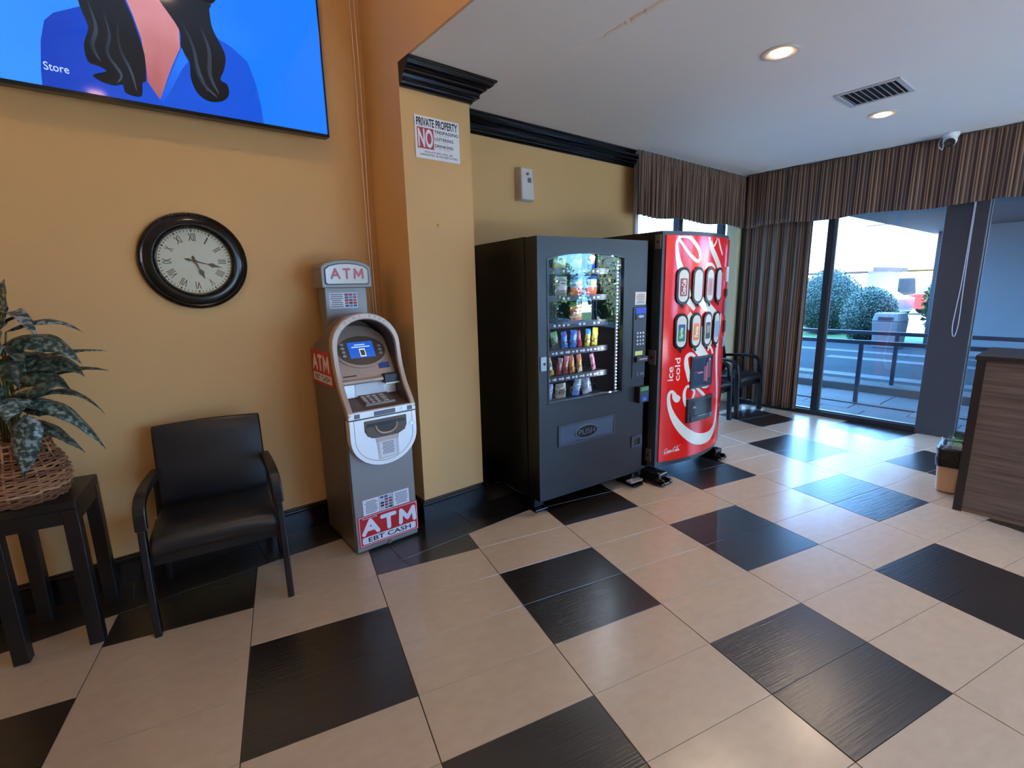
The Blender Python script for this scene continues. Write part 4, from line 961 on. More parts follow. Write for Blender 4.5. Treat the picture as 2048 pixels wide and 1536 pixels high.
box('reader_sticker', .935, .975, -.0522, -.0515, .69, .715, mat('reader sticker', (60, 110, 190), .4), cr_)
box('door_lock', .014, .062, -.010, 0, 1.012, 1.108, mat('lock plate', (150, 156, 164), .35, .6), vm, bevel=.003); G().cyl((.043, -.014, 1.06), .009, .005, 14, 'y').build('lock_barrel', dk, vm)
ring_xz(G(), rrect(.159, .694, .468, .620, .004), rrect(.176, .678, .484, .604, .004), -.008, 0).build('hatch_frame', mat('hatch frame', (52, 58, 70), .4), vm)
G().hexa([(.176, -.001, .484), (.678, -.001, .484), (.678, .0, .484), (.176, .0, .484), (.176, -.006, .604), (.678, -.006, .604), (.678, .0, .604), (.176, .0, .604)]).build('push_hatch', mat('hatch flap', (62, 78, 98), .35), vm)
G().prism_xz(ellipse(.414, .541, .102, .046, 40), -.010, -.004).build('push_badge', mat('badge black', (16, 18, 22), .25), vm); ring_xz(G(), ellipse(.414, .541, .105, .049, 40), ellipse(.414, .541, .098, .043, 40), -.011, -.004).build('badge_rim', mat('badge steel', (110, 122, 136), .3, .5), vm)
text('lettering', 'PUSH', .340, .488, .522, .560, -.0105, mat('badge letters', (90, 104, 122), .3, .3), vm)
ring_xz(G(), rrect(.872, .988, .318, .410, .004), rrect(.900, .960, .335, .388, .004), -.010, 0).build('coin_return_frame', mat('hatch frame', (52, 58, 70), .4), vm); box('coin_return_cup', .900, .960, -.002, 0, .335, .388, dk, vm)
# feet: low moving skates
def skate(parent, x, y, h, s=1):
    g = G().box(x-.055*s, x+.055*s, y-.10, y+.10, .0, .02); g.box(x-.04*s, x+.04*s, y-.07, y+.07, .02, h); return g.build('foot', blackgloss, parent, bevel=.006)
skate(vm, .06, .16, VZ0); skate(vm, .93, .06, VZ0); skate(vm, .06, .75, VZ0); skate(vm, .93, .75, VZ0)
box('foot_plate', .83, .96, -.055, .0, .05, .062, mat('steel plate', (150, 150, 150), .4, .5), vm)
# ---- snacks, each its own thing
def bag(x, z, w, h, d, cols, label, y=.15, lean=0, tilt=0, crimp=.93, motif=None):
    """pillow packet: rows of colour from bottom to top; lean in the x-z plane"""
    nx, nz = 6, 10; vs = []; fs = []; mi = []; ms = []
    for c in cols:
        ms.append(mat('wrap %s' % str(c), c, .28, .0, .6))
    def P(i, j, sgn):
        u, v = i/nx, j/nz; e = math.sin(math.pi*min(max(u, 0), 1))**.6*math.sin(math.pi*min(max((v-.06)/.88, 0), 1))**.6 if 0 < u < 1 and .06 < v < .94 else 0
        q = ((u-.5)*w*(crimp+(1-crimp)*math.sin(math.pi*v)), sgn*(d/2*e+.0008), v*h)
        return q
    N = (nx+1)*(nz+1)
    for sgn in (-1, 1):
        for j in range(nz+1):
            for i in range(nx+1): vs.append(P(i, j, sgn))
    for s in (0, 1):
        for j in range(nz):
            for i in range(nx):
                a = s*N+j*(nx+1)+i; fs.append((a, a+1, a+nx+2, a+nx+1)); mi.append(min(len(cols)-1, int((j+.5)/nz*len(cols))))
    edge = [i for i in range(nx+1)]+[(j+1)*(nx+1)-1 for j in range(1, nz+1)]+[N-1-i for i in range(1, nx+1)]+[(nz-j)*(nx+1) for j in range(1, nz)]
    for k in range(len(edge)):
        a, b = edge[k], edge[(k+1) % len(edge)]; fs.append((a, b, b+N, a+N)); mi.append(0)
    g = G(); g.v = vs; g.f = fs; g.m = mi
    wob = [(p[0]+.0015*math.sin(p[2]*180+x*50), p[1]+.002*math.sin(p[2]*90+p[0]*120), p[2]) for p in g.v]; g.v = wob
    o = g.build('snack_packet', ms if len(ms) > 1 else ms[0], None, smooth=True)
    Mv = Matrix.Translation((2.043, 2.30, 0)) @ Matrix.Rotation(R(-5.4), 4, 'Z')
    o.matrix_world = Mv @ Matrix.Translation((x, y, z)) @ Matrix.Rotation(R(lean), 4, 'Y') @ Matrix.Rotation(R(tilt), 4, 'X')
    tag(o, label, 'snack', 'packets in the snack machine')
    if motif:
        col, mx, mz, mw, mh = motif[:5]
        m_ = G().prism_xz(ellipse(mx*w, mz*h, mw*w/2, mh*h/2, 16), -d/2-.0025, -d/2*.75).build('printed_mark', mat('wrap %s' % str(col), col, .35), o)
        if len(motif) > 5: text('lettering', motif[5], mx*w-mw*w*.42, mx*w+mw*w*.42, mz*h-mh*h*.22, mz*h+mh*h*.22, -d/2-.003, mat('wrap letter %s' % str(motif[6]), motif[6], .4), o, bold=.03)
    return o
YG, BL, OR, RD = (196, 200, 60), (30, 90, 200), (226, 110, 40), (190, 36, 44)
z = SHZ
bag(.30, z[0]+.002, .105, .125, .04, [(190, 190, 60), (214, 210, 120), YG], 'yellow green crisp packet leftmost on the top shelf', motif=((120, 130, 40), 0, .62, .6, .3))
bag(.445, z[0]+.002, .105, .125, .04, [(190, 190, 50), (220, 214, 130), (150, 180, 60)], 'yellow green crisp packet in the middle of the top shelf', motif=((120, 130, 40), 0, .62, .6, .3))
bag(.575, z[0]+.002, .09, .12, .04, [BL, (190, 150, 110), (120, 90, 70)], 'tan and blue crisp packet rightmost on the top shelf', motif=((225, 205, 170), 0, .62, .7, .34))
bag(.312, z[1]+.002, .105, .128, .04, [(150, 140, 140), (190, 188, 186), (206, 204, 200)], 'white and grey cookie bag on the second shelf', motif=((40, 36, 36), 0, .72, .72, .26, 'cookies', (220, 210, 200)))
bag(.448, z[1]+.002, .115, .135, .04, [(226, 104, 56), (226, 104, 56), (150, 196, 236), (150, 196, 236), (30, 62, 130)], 'blue and orange cracker bag in the middle of the second shelf', motif=((236, 170, 60), .05, .58, .5, .2))
bag(.583, z[1]+.002, .115, .135, .04, [(226, 104, 56), (226, 104, 56), (160, 204, 240), (160, 204, 240), (40, 72, 140)], 'blue and orange cracker bag rightmost on the second shelf', motif=((236, 180, 70), .05, .58, .5, .2))
bag(.31, z[2]+.03, .095, .11, .035, [(64, 58, 30), (84, 76, 40)], 'olive packet far back on the third shelf, the left one', y=.62)
bag(.44, z[2]+.03, .095, .11, .035, [(84, 70, 30), (100, 84, 30)], 'dark yellow packet far back on the third shelf, the right one', y=.62)
bag(.452, z[2]+.002, .105, .135, .04, [(206, 60, 40), (226, 170, 120), (214, 80, 44), (224, 160, 60), (80, 140, 60)], 'orange red crisp packet with a green top on the third shelf', lean=-6, motif=((236, 200, 160), .1, .42, .5, .2))
bag(.150, z[3]+.002, .02, .05, .02, [RD, (230, 160, 160)], 'small red sweet peeking in at the left edge of the fourth shelf')
bag(.262, z[3]+.002, .060, .125, .022, [(40, 52, 46), (60, 110, 60), (110, 170, 60)], 'green and black sour sweet bag on the fourth shelf', lean=-9)
bag(.345, z[3]+.002, .052, .12, .022, [(40, 130, 225), (40, 120, 215), (26, 60, 180)], 'narrow blue sweet bag on the fourth shelf', lean=-6, motif=((150, 200, 240), 0, .4, .4, .3))
bag(.420, z[3]+.002, .062, .125, .024, [(34, 120, 220), (50, 140, 230), (26, 100, 210)], 'wide blue sweet bag on the fourth shelf', lean=3, motif=((170, 210, 245), 0, .55, .4, .5))
bag(.482, z[3]+.002, .040, .12, .022, [(206, 44, 60), (190, 60, 80), (150, 40, 70)], 'slim red sweet bag on the fourth shelf', lean=-8)
bag(.552, z[3]+.002, .050, .125, .024, [(206, 190, 60), (220, 206, 90), (40, 150, 220)], 'yellow nut bag with a blue top on the fourth shelf', lean=6, motif=((240, 226, 140), 0, .3, .6, .25))
bag(.622, z[3]+.002, .055, .13, .024, [(214, 200, 50), (226, 214, 70), (230, 220, 60)], 'bright yellow nut bag rightmost on the fourth shelf', lean=5, motif=((170, 150, 60), 0, .3, .55, .22))
bag(.162, z[4]+.002, .050, .13, .022, [(214, 150, 40), (206, 140, 30), (210, 150, 40)], 'yellow bar cut off at the left edge of the fifth shelf', lean=-8, motif=((30, 24, 20), .1, .6, .5, .3))
bag(.224, z[4]+.002, .048, .135, .022, [(214, 160, 50), (40, 30, 24), (220, 160, 40)], 'yellow and black bar leaning on the fifth shelf', lean=-14, motif=((236, 226, 200), 0, .4, .5, .25))
bag(.285, z[4]+.002, .045, .12, .022, [(150, 44, 50), (180, 60, 60), (140, 36, 44)], 'dark red bar leaning right on the fifth shelf', lean=10, motif=((220, 180, 160), 0, .5, .4, .4))
bag(.345, z[4]+.002, .045, .13, .022, [(170, 40, 48), (200, 70, 60), (190, 50, 44)], 'red bar beside the orange ones on the fifth shelf', lean=6, motif=((224, 190, 150), 0, .5, .4, .4))
bag(.415, z[4]+.002, .046, .13, .022, [(230, 150, 50), (226, 130, 40), (206, 70, 36)], 'orange bar, the left one of two on the fifth shelf', lean=-7, motif=((240, 200, 120), 0, .45, .4, .5))
bag(.485, z[4]+.002, .046, .13, .022, [(230, 200, 170), (230, 140, 44), (222, 96, 36)], 'orange bar with a white foot, the right one of two on the fifth shelf', lean=-6, motif=((240, 200, 120), 0, .45, .4, .4))
bag(.622, z[4]+.002, .040, .125, .020, [(196, 120, 150), (214, 170, 190), (170, 90, 110)], 'pink and white bar leaning alone on the fifth shelf', lean=-13, motif=((160, 40, 90), 0, .5, .5, .6))
bag(.185, z[5]+.002, .075, .115, .035, [(150, 170, 210), (180, 190, 210), (120, 140, 190)], 'pale blue pastry packet leftmost on the bottom shelf', lean=9)
bag(.305, z[5]+.002, .095, .105, .035, [(190, 180, 150), (210, 200, 170), (160, 140, 110)], 'beige cookie packet on the bottom shelf', motif=((120, 100, 70), 0, .45, .6, .4))
bag(.440, z[5]+.002, .070, .125, .035, [(110, 140, 200), (170, 190, 210), (110, 130, 130)], 'blue and silver packet leaning right on the bottom shelf', lean=14)
bag(.560, z[5]+.002, .095, .125, .035, [(140, 144, 156), (120, 124, 136), (90, 96, 108)], 'grey foil packet leaning left on the bottom shelf', lean=-13)
# ================================================================== SODA MACHINE
sm_root = empty('soda_machine', (3.12, 2.13, 0), 0, 'red cola vending machine with a bowed glossy front', 'vending machine')
SW, SB, SZ0, SZ1 = .94, .10, .13, 1.93
def bow(x): u = 2*x/SW-1; return -SB*(1-u*u)
def onbow(x, y, z): return (x, bow(min(max(x, 0), SW))+y, z)
red = mat('cola red', (226, 20, 12), .13, spec=.5); redw = mat('cola white', (226, 222, 206), .2, coat=.3); smk = mat('soda cabinet black', (16, 16, 18), .35); smf = mat('soda frame grey', (52, 58, 64), .35)
box('cabinet', 0, SW, .085, .85, SZ0-.02, SZ1, smk, sm_root, bevel=.004)
g = G(); nn = 28; rs = []
for k in range(nn+1):
    x = SW*k/nn; rs.append([(x, bow(x)+.012, SZ0), (x, bow(x)+.012, SZ1-.0), (x, .085, SZ1-.0), (x, .085, SZ0)])
g.rings(rs); g.build('door', smf, sm_root)
g = G(); rs = []
for k in range(nn+1):
    x = .02+(SW-.04)*k/nn; rs.append([(x, bow(x)+.0, SZ0+.04), (x, bow(x)+.0, SZ1-.03), (x, bow(x)+.011, SZ1-.03), (x, bow(x)+.011, SZ0+.04)])
g.rings(rs); g.build('front_panel', red, sm_root, smooth=True)
def ribbon(pts, ws, m=redw, name='white_ribbon', off=-.0012, n=8, closed=False, x0=.024, x1=SW-.024, z0=SZ0+.045, z1=SZ1-.035):
    P = spline([(a, b, 0) for a, b in pts], n, closed); Wd = spline([(w, 0, 0) for w in ws], n, closed); N = len(P); rs = []
    for i, p in enumerate(P):
        a = P[(i-1) % N] if closed else P[max(i-1, 0)]; b = P[(i+1) % N] if closed else P[min(i+1, N-1)]
        t = (b-a).normalized(); q = Vector((-t.y, t.x, 0)); row = []
        for k in range(7):
            s = (k/6-.5)*Wd[i].x; x = min(max(p.x+q.x*s, x0), x1); zz = min(max(p.y+q.y*s, z0), z1); row.append(onbow(x, off, zz))
        rs.append(row)
    if closed: rs.append(rs[0])
    return G().rings(rs, False, False).build(name, m, sm_root, smooth=True, fix=False)
ribbon([(.185,.690),(.165,.668),(.143,.69),(.130,.718),(.108,.734),(.088,.71),(.087,.66),(.106,.587),(.161,.487),(.253,.391),(.379,.312),(.512,.282),(.644,.29),(.735,.36),(.765,.50),(.745,.66),(.70,.84),(.68,1.0),(.70,1.16),(.74,1.30)],
       [.03,.055,.05,.03,.024,.026,.030,.040,.062,.082,.095,.095,.085,.060,.045,.040,.045,.055,.05,.03])
ribbon([(.262,.60),(.238,.66),(.236,.72),(.262,.758),(.295,.748),(.345,.712),(.338,.672),(.31,.62)], [.03,.034,.03,.022,.022,.022,.02,.02])
ribbon([(.33,.765),(.40,.715),(.47,.668),(.52,.63)], [.016,.026,.028,.02])
ribbon([(.290,.80),(.262,.87),(.24,.94),(.243,.995),(.285,1.012),(.335,.99)], [.045,.045,.045,.034,.03,.02])
ribbon([(.325,1.09),(.38,1.045),(.45,.985),(.52,.93)], [.10,.095,.09,.08])
ribbon([(.54,1.05),(.585,1.0),(.59,.90),(.585,.78),(.545,.732),(.475,.728),(.41,.75)], [.02,.03,.028,.026,.028,.026,.016])
ribbon([(.22,1.30),(.29,1.24),(.37,1.18),(.45,1.12),(.54,1.05)], [.11,.11,.10,.10,.09])
ribbon([(.22,1.43),(.26,1.40),(.30,1.355)], [.04,.05,.03]); ribbon([(.34,1.44),(.42,1.39),(.50,1.35),(.60,1.29),(.70,1.25)], [.07,.08,.08,.09,.08])
ribbon([(.118,1.882),(.16,1.893),(.215,1.885),(.275,1.842),(.322,1.79),(.336,1.74),(.31,1.715),(.265,1.735),(.205,1.78),(.158,1.83)], [.022,.026,.03,.032,.030,.026,.026,.028,.026,.022], closed=True)
ribbon([(.118,1.88),(.102,1.84),(.108,1.78),(.125,1.71),(.155,1.64),(.20,1.55),(.235,1.45)], [.022,.022,.03,.045,.055,.05,.05])
ribbon([(.435,1.90),(.445,1.86),(.48,1.81),(.55,1.745),(.62,1.68),(.70,1.60)], [.03,.032,.05,.06,.065,.06]); ribbon([(.47,1.87),(.50,1.83),(.54,1.86),(.56,1.90)], [.012,.018,.016,.012]); ribbon([(.58,1.89),(.62,1.83),(.68,1.77)], [.02,.026,.02])
ribbon([(.40,1.66),(.44,1.692),(.50,1.69),(.55,1.665)], [.02,.026,.024,.016])
# selection buttons
can = {(0, 0): ((150, 30, 40), 'Cola'), (0, 2): ((170, 120, 120), 'Coke'), (1, 0): ((20, 120, 100), 'Sprite'), (1, 1): ((226, 120, 40), 'Fanta'), (1, 2): ((40, 44, 40), 'M'), (1, 3): ((120, 160, 190), ''), (0, 3): ((190, 180, 196), 'Diet')}
for r_ in range(2):
    for c_ in range(4):
        x = .164+.1505*c_; zc = 1.535-.34*r_
        g = G().prism_xz(stadium(x, zc, .120, .275), -.014, .002); g.v = [onbow(*p) for p in g.v]; o = g.build('selection_button', blackgloss, sm_root)
        g = G().prism_xz(stadium(x, zc, .086, .235), -.0155, -.013); g.v = [onbow(*p) for p in g.v]; w = g.build('button_face', mat('button pale', (206, 208, 200), .15), o)
        g = G().tube([(x, -.006, zc-.137), (x+.004, -.014, zc-.15), (x-.004, -.014, zc-.16)], .006, 6); g.v = [onbow(*p) for p in g.v]; g.build('button_tab', blackgloss, o)
        if (r_, c_) in can:
            col, s = can[(r_, c_)]; g = G().prism_xz(rrect(x-.032, x+.032, zc-.075, zc+.055, .008), -.0163, -.0155); g.v = [onbow(*p) for p in g.v]; g.build('can_picture', mat('can %s' % str(col), col, .3), o)
            if (r_, c_) == (1, 0):
                g = G().prism_xz([(x-.030, zc+.02), (x+.03, zc+.02), (x+.03, zc+.052), (x-.03, zc+.052)], -.0168, -.0163); g.v = [onbow(*p) for p in g.v]; g.build('can_picture_top', mat('can blue', (40, 70, 150), .3), o)
                text('lettering', 'Sprite', x-.02, x+.02, zc-.05, zc+.03, -.017, mat('can lime', (220, 230, 180), .3), o, bold=.03, rot=90, fn=onbow)
            elif (r_, c_) == (1, 1): text('lettering', 'Fanta', x-.02, x+.02, zc-.05, zc+.03, -.017, mat('can cream', (240, 220, 180), .3), o, bold=.03, rot=90, fn=onbow)
            elif (r_, c_) == (1, 2):
                for q in (-.014, 0, .014):
                    g = G().prism_xz([(x+q-.004, zc-.03), (x+q+.003, zc-.025), (x+q+.005, zc+.03), (x+q-.003, zc+.03)], -.0168, -.0163); g.v = [onbow(*p) for p in g.v]; g.build('claw_mark', mat('can silver green', (170, 180, 160), .3), o)
            elif (r_, c_) == (0, 0): text('lettering', 'Coca-Cola', x-.02, x+.02, zc-.065, zc+.045, -.017, redw, o, bold=.03, shear=.3, rot=90, fn=onbow)
            elif (r_, c_) == (0, 2): text('lettering', 'Coke', x-.015, x+.015, zc-.05, zc+.03, -.017, mat('can rose', (190, 60, 70), .3), o, bold=.02, rot=90, fn=onbow)
# screen, delivery bay, coin unit
def bowbox(name, x0, x1, z0, z1, o0, o1, m, parent=sm_root, n=6):
    rs = []
    for k in range(n+1):
        x = x0+(x1-x0)*k/n; b = bow(x); rs.append([(x, b+o0, z0), (x, b+o0, z1), (x, b+o1, z1), (x, b+o1, z0)])
    return G().rings(rs).build(name, m, parent)
tilt = mat('soda bezel', (40, 42, 46), .3)
bowbox('ad_screen', .285, .580, .735, .988, -.014, .002, tilt); bowbox('ad_screen_picture', .303, .565, .755, .972, -.0155, -.0135, mat('ad navy', (44, 54, 74), .15))
for a, b, c, d, cc in ((.318, .42, .862, .868, (170, 60, 70)), (.36, .43, .852, .857, (190, 195, 205)), (.44, .475, .78, .90, (150, 60, 80)), (.482, .488, .775, .93, (200, 200, 210)), (.50, .54, .80, .95, (130, 60, 76)), (.51, .53, .945, .96, (210, 210, 215)), (.43, .436, .76, .965, (24, 30, 44))):
    bowbox('ad_mark', a, b, c, d, -.0162, -.0154, mat('ad %s' % str(cc), cc, .3))
bowbox('delivery_bay', .256, .595, .462, .655, -.022, .004, tilt); bowbox('bay_opening', .285, .572, .515, .632, -.0235, -.0215, mat('bay black', (8, 8, 10), .25)); bowbox('bay_flap', .285, .572, .475, .512, -.03, -.0215, mat('bay flap', (48, 56, 66), .35)); bowbox('bay_sticker', .545, .568, .478, .508, -.031, -.0295, mat('bay blue', (70, 130, 190), .4)); bowbox('bay_label', .36, .47, .505, .511, -.0305, -.0295, mat('bay label', (170, 180, 190), .4))
bowbox('bay_glint_patch', .31, .345, .575, .592, -.0242, -.0234, mat('bay glint', (150, 152, 156), .3))  # small pale patch painted in as a glint on the dark bay
for a, b, c, d, cc in ((.80, .90, 1.56, 1.68, (206, 210, 216)), (.81, .89, 1.44, 1.50, (30, 34, 44)), (.80, .90, 1.28, 1.42, (120, 128, 140)), (.82, .89, 1.14, 1.24, (40, 44, 52)), (.81, .89, 1.02, 1.10, (150, 160, 172))):
    bowbox('coin_unit', a, b, c, d, -.012, .004, mat('coin unit %s' % str(cc), cc, .35))
text('lettering', 'ice', .070, .118, .818, .930, -.0016, redw, sm_root, bold=.012, rot=90, fn=onbow); text('lettering', 'cold', .130, .180, .814, .994, -.0016, redw, sm_root, bold=.012, rot=90, fn=onbow)
# small script name
def script(parent, x0, z0, s, m, w=.055):
    A = [[(.62,.72),(.55,.86),(.36,.84),(.16,.58),(.10,.26),(.22,.04),(.46,.06),(.66,.26)], [(.86,.46),(.72,.40),(.66,.20),(.76,.04),(.92,.14),(.94,.36),(.84,.46)], [(1.30,.38),(1.20,.46),(1.06,.36),(1.02,.14),(1.14,.03),(1.34,.16)],
         [(1.66,.42),(1.52,.44),(1.42,.24),(1.46,.05),(1.58,.08),(1.68,.40),(1.66,.10),(1.76,.05),(1.86,.14)], [(1.84,.30),(1.98,.30)],
         [(2.62,.74),(2.52,.88),(2.32,.84),(2.12,.56),(2.08,.24),(2.20,.03),(2.44,.08),(2.60,.26)], [(2.80,.46),(2.68,.40),(2.62,.20),(2.72,.04),(2.86,.14),(2.88,.36),(2.78,.46)], [(2.96,.10),(3.08,.44),(3.22,.84),(3.14,.90),(3.04,.56),(3.02,.14),(3.12,.04),(3.24,.14)],
         [(3.54,.42),(3.42,.44),(3.32,.24),(3.36,.05),(3.48,.08),(3.58,.40),(3.56,.10),(3.66,.05),(3.78,.20)], [(.30,.02),(.16,-.16),(.34,-.20),(.9,-.10),(1.5,-.14)], [(2.3,.92),(2.7,1.06),(3.3,1.10),(3.9,1.22)]]
    g = G()
    for k, st in enumerate(A):
        P = spline([(a+.22*b, b, 0) for a, b in st], 6); N = len(P); rs = []
        for i, p in enumerate(P):
            t = (P[min(i+1, N-1)]-P[max(i-1, 0)]).normalized(); q = Vector((-t.y, t.x, 0)); ww = w*(.8+1.3*abs(t.y))*(.7 if i in (0, N-1) else 1)
            rs.append([onbow(x0+(p.x+q.x*ww*e)*s, -.0018, z0+(p.y+q.y*ww*e)*s) for e in (-1, 1)])
        g.rings(rs, False, False)
    return g.build('script_name', m, parent, fix=False)
script(sm_root, .062, .240, .0385, redw, .036)
# hinges on the left edge, feet
hm = mat('hinge steel', (120, 112, 108), .4, .5)
for z0_, z1_, y0_, y1_ in ((1.805, 1.905, .022, .072), (.947, 1.058, .034, .10), (.165, .265, .047, .10)):
    h = box('hinge', -.006, 0, y0_, y1_, z0_, z1_, hm, sm_root, bevel=.002); box('hinge_screw', -.0085, -.006, (y0_+y1_)/2-.008, (y0_+y1_)/2+.008, (z0_+z1_)/2-.01, (z0_+z1_)/2+.01, dk, h)
def mover(parent, x, y, h):
    g = G(); g.box(x-.075, x+.075, y-.12, y+.12, .008, .03); g.box(x-.055, x+.055, y-.08, y+.10, .03, h-.015)
    for a in (-.04, .04): g.cyl((x+a-.012, y-.10, .03), .026, .024, 12, 'x')
    o = g.build('foot', blackgloss, parent, bevel=.008); G().lathe([(.045, h-.055), (.05, h-.03), (.04, h-.012), (.01, h-.008)], 16, (x, y-.03, 0)).build('foot_cap', blackgloss, o, smooth=True); return o
mover(sm_root, .02, .02, SZ0-.02); mover(sm_root, .86, .02, SZ0-.02); mover(sm_root, .06, .75, SZ0-.02); mover(sm_root, .86, .75, SZ0-.02)
# ================================================================== FURNITURE
cw = mat('black chair wood', (20, 18, 19), .38, spec=.5); leather = mat('black leather', (18, 19, 24), .36, spec=.6, bump=.05, bscale=220)
def make_chair(label):
    t = empty('armchair', (0, 0, 0), 0, label, 'chair', 'black leather armchairs')
    def arc(s):
        x = s*.283
        leg = G().tube([(x, -.012, 0), (x, .0, .30), (x+s*-.003, .012, .52)], 0, flat=(.05, .030), up=(1, 0, 0)); leg.build('leg', cw, t, bevel=.005)
        path = spline([(x-s*.003, .012, .515), (x-s*.004, .016, .575), (x-s*.006, .035, .625), (x-s*.012, .085, .655), (x-s*.018, .19, .662), (x-s*.024, .33, .655), (x-s*.030, .47, .640)], 4)
        G().tube(path, 0, flat=(.034, .048), up=(1, 0, 0)).build('arm', cw, t, bevel=.006)
        G().tube([(x, .52, 0), (x-s*.008, .49, .30), (x-s*.025, .46, .64)], 0, flat=(.045, .03), up=(1, 0, 0)).build('leg', cw, t, bevel=.005)
        box('side_rail', x-.012, x+.012, .02, .48, .33, .375, cw, t)
    arc(-1); arc(1)
    box('front_rail', -.27, .27, .03, .052, .325, .375, cw, t); box('rear_rail', -.27, .27, .46, .482, .325, .375, cw, t)
    # seat cushion with a rolled front
    g = G(); prof = [(.0, .375), (-.022, .395), (-.030, .425), (-.018, .455), (.015, .476), (.12, .482), (.30, .472), (.46, .458), (.475, .44), (.475, .375)]
    nx = 12; rs = []
    for k in range(nx+1):
        u = k/nx*2-1; e = 1-.10*abs(u)**6; rs.append([(u*.258, y, .375+(z-.375)*e+.006*(1-u*u)) for y, z in prof])
    g.rings(rs); g.build('seat', leather, t, smooth=True, bevel=.01)
    g = G(); rs = []
    for k in range(13):
        u = k/12*2-1; e = 1-.12*abs(u)**6; dz = .012*(1-u*u)
        rs.append([(u*.256*(.99), y+(.0 if i < 5 else 0)+.012*u*u, z+(dz if z > .8 else 0)) for i, (y, z) in enumerate([(.415, .46), (.405, .50), (.425, .66), (.452, .80), (.472, .862), (.492, .880), (.515, .868), (.505, .80), (.485, .66), (.465, .50), (.46, .46)])])
    g.rings(rs); g.build('backrest', leather, t, smooth=True, bevel=.008)
    return t
ch = make_chair('black leather armchair beside the plant table near the cash machine'); ch.location = (.2035, 2.563, 0); ch.rotation_euler = (0, 0, R(-8.5))
c2 = copy_tree(ch); c2.location = (5.735, 2.665, 0); c2.rotation_euler = (0, 0, 0); c2['label'] = 'far black armchair in front of the striped curtain'
c3 = copy_tree(ch); c3.location = (5.0, 2.665, 0); c3.rotation_euler = (0, 0, 0); c3['label'] = 'far black armchair half hidden behind the red soda machine'
# ---- plant table
tb = empty('side_table', (-.428, 2.732, 0), -9.5, 'tall narrow black side table under the basket plant', 'table')
HW, DP, TH_ = .155, .37, .692
box('top', -HW, HW, 0, DP, TH_-.035, TH_, cw, tb, bevel=.004)
for sx in (-1, 1):
    for y0 in (0, DP-.055):
        x0 = -HW if sx < 0 else HW-.055; box('leg', x0, x0+.055, y0, y0+.055, 0, TH_-.036, cw, tb, bevel=.003)
box('apron', -HW+.055, HW-.055, .004, .024, TH_-.10, TH_-.036, cw, tb); box('apron', -HW+.055, HW-.055, DP-.024, DP-.004, TH_-.10, TH_-.036, cw, tb)
for sx in (-1, 1): box('apron', (-HW+.004) if sx < 0 else HW-.024, (-HW+.024) if sx < 0 else HW-.004, .056, DP-.056, TH_-.10, TH_-.036, cw, tb)
# ---- basket with the leafy plant
PX, PY, PZ = -.445, 2.90, TH_
pl_ = empty('potted_plant', (PX, PY, PZ), 0, 'leafy artificial plant in a brown wicker basket on the side table', 'plant')
wk = [mat('wicker %d' % i, c, .55, noise=.35, nscale=40) for i, c in enumerate(((176, 122, 86), (140, 90, 62), (208, 160, 118)))]
def brad(h): return .116+.042*math.sin(math.pi*min(1, (h+.03)/.24))**.8 - (.0 if h < .2 else (h-.2)*.10)
rn = random.Random(11); NR = 24
for k in range(NR):
    h = .006+k*.0116; rr0 = brad(h); ph = k % 2; pts = []
    for j in range(72):
        a = 2*math.pi*j/72; r = rr0+.0065*math.sin(a*14+math.pi*ph)+rn.uniform(-.0006, .0006); pts.append((r*math.cos(a), r*math.sin(a), h+.0018*math.sin(a*9+k)))
    pts.append(pts[0]); G().tube(pts, .0050, 5, cap=False).build('wicker_strand', wk[rn.choice((0, 1, 1, 2))], pl_, smooth=True)
for k in range(28):
    a = 2*math.pi*k/28; G().tube([((brad(h)-.001)*math.cos(a), (brad(h)-.001)*math.sin(a), h) for h in (0, .05, .10, .15, .20, .275)], .004, 5).build('wicker_stake', wk[k % 3], pl_, smooth=True)
G().lathe([(.08, .004), (.100, .02), (.130, .10), (.118, .18), (.100, .235), (.01, .238)], 28).build('moss_fill', mat('moss', (48, 44, 30), .95), pl_, smooth=True)
def leaf_mat(i, a, b, c):
    m = bpy.data.materials.new('variegated leaf %d' % i); m.use_nodes = True; nt = m.node_tree; bs = nt.nodes['Principled BSDF']
    tc = nt.nodes.new('ShaderNodeTexCoord'); n = nt.nodes.new('ShaderNodeTexNoise'); n.inputs['Scale'].default_value = 62; n.inputs['Detail'].default_value = 3
    nt.links.new(tc.outputs['Object'], n.inputs['Vector']); rp = nt.nodes.new('ShaderNodeValToRGB')
    rp.color_ramp.elements[0].position = .38; rp.color_ramp.elements[0].color = lin(a)+(1,); rp.color_ramp.elements[1].position = .60; rp.color_ramp.elements[1].color = lin(c)+(1,)
    e = rp.color_ramp.elements.new(.5); e.color = lin(b)+(1,)
    nt.links.new(n.outputs['Fac'], rp.inputs[0]); nt.links.new(rp.outputs[0], bs.inputs['Base Color']); bs.inputs['Roughness'].default_value = .38
    return m
lm = [leaf_mat(0, (34, 52, 42), (58, 80, 66), (120, 136, 132)), leaf_mat(1, (38, 56, 46), (70, 90, 82), (150, 158, 162)), leaf_mat(2, (24, 36, 30), (46, 62, 50), (86, 104, 92))]
stemm = mat('plant stem', (92, 100, 56), .6)
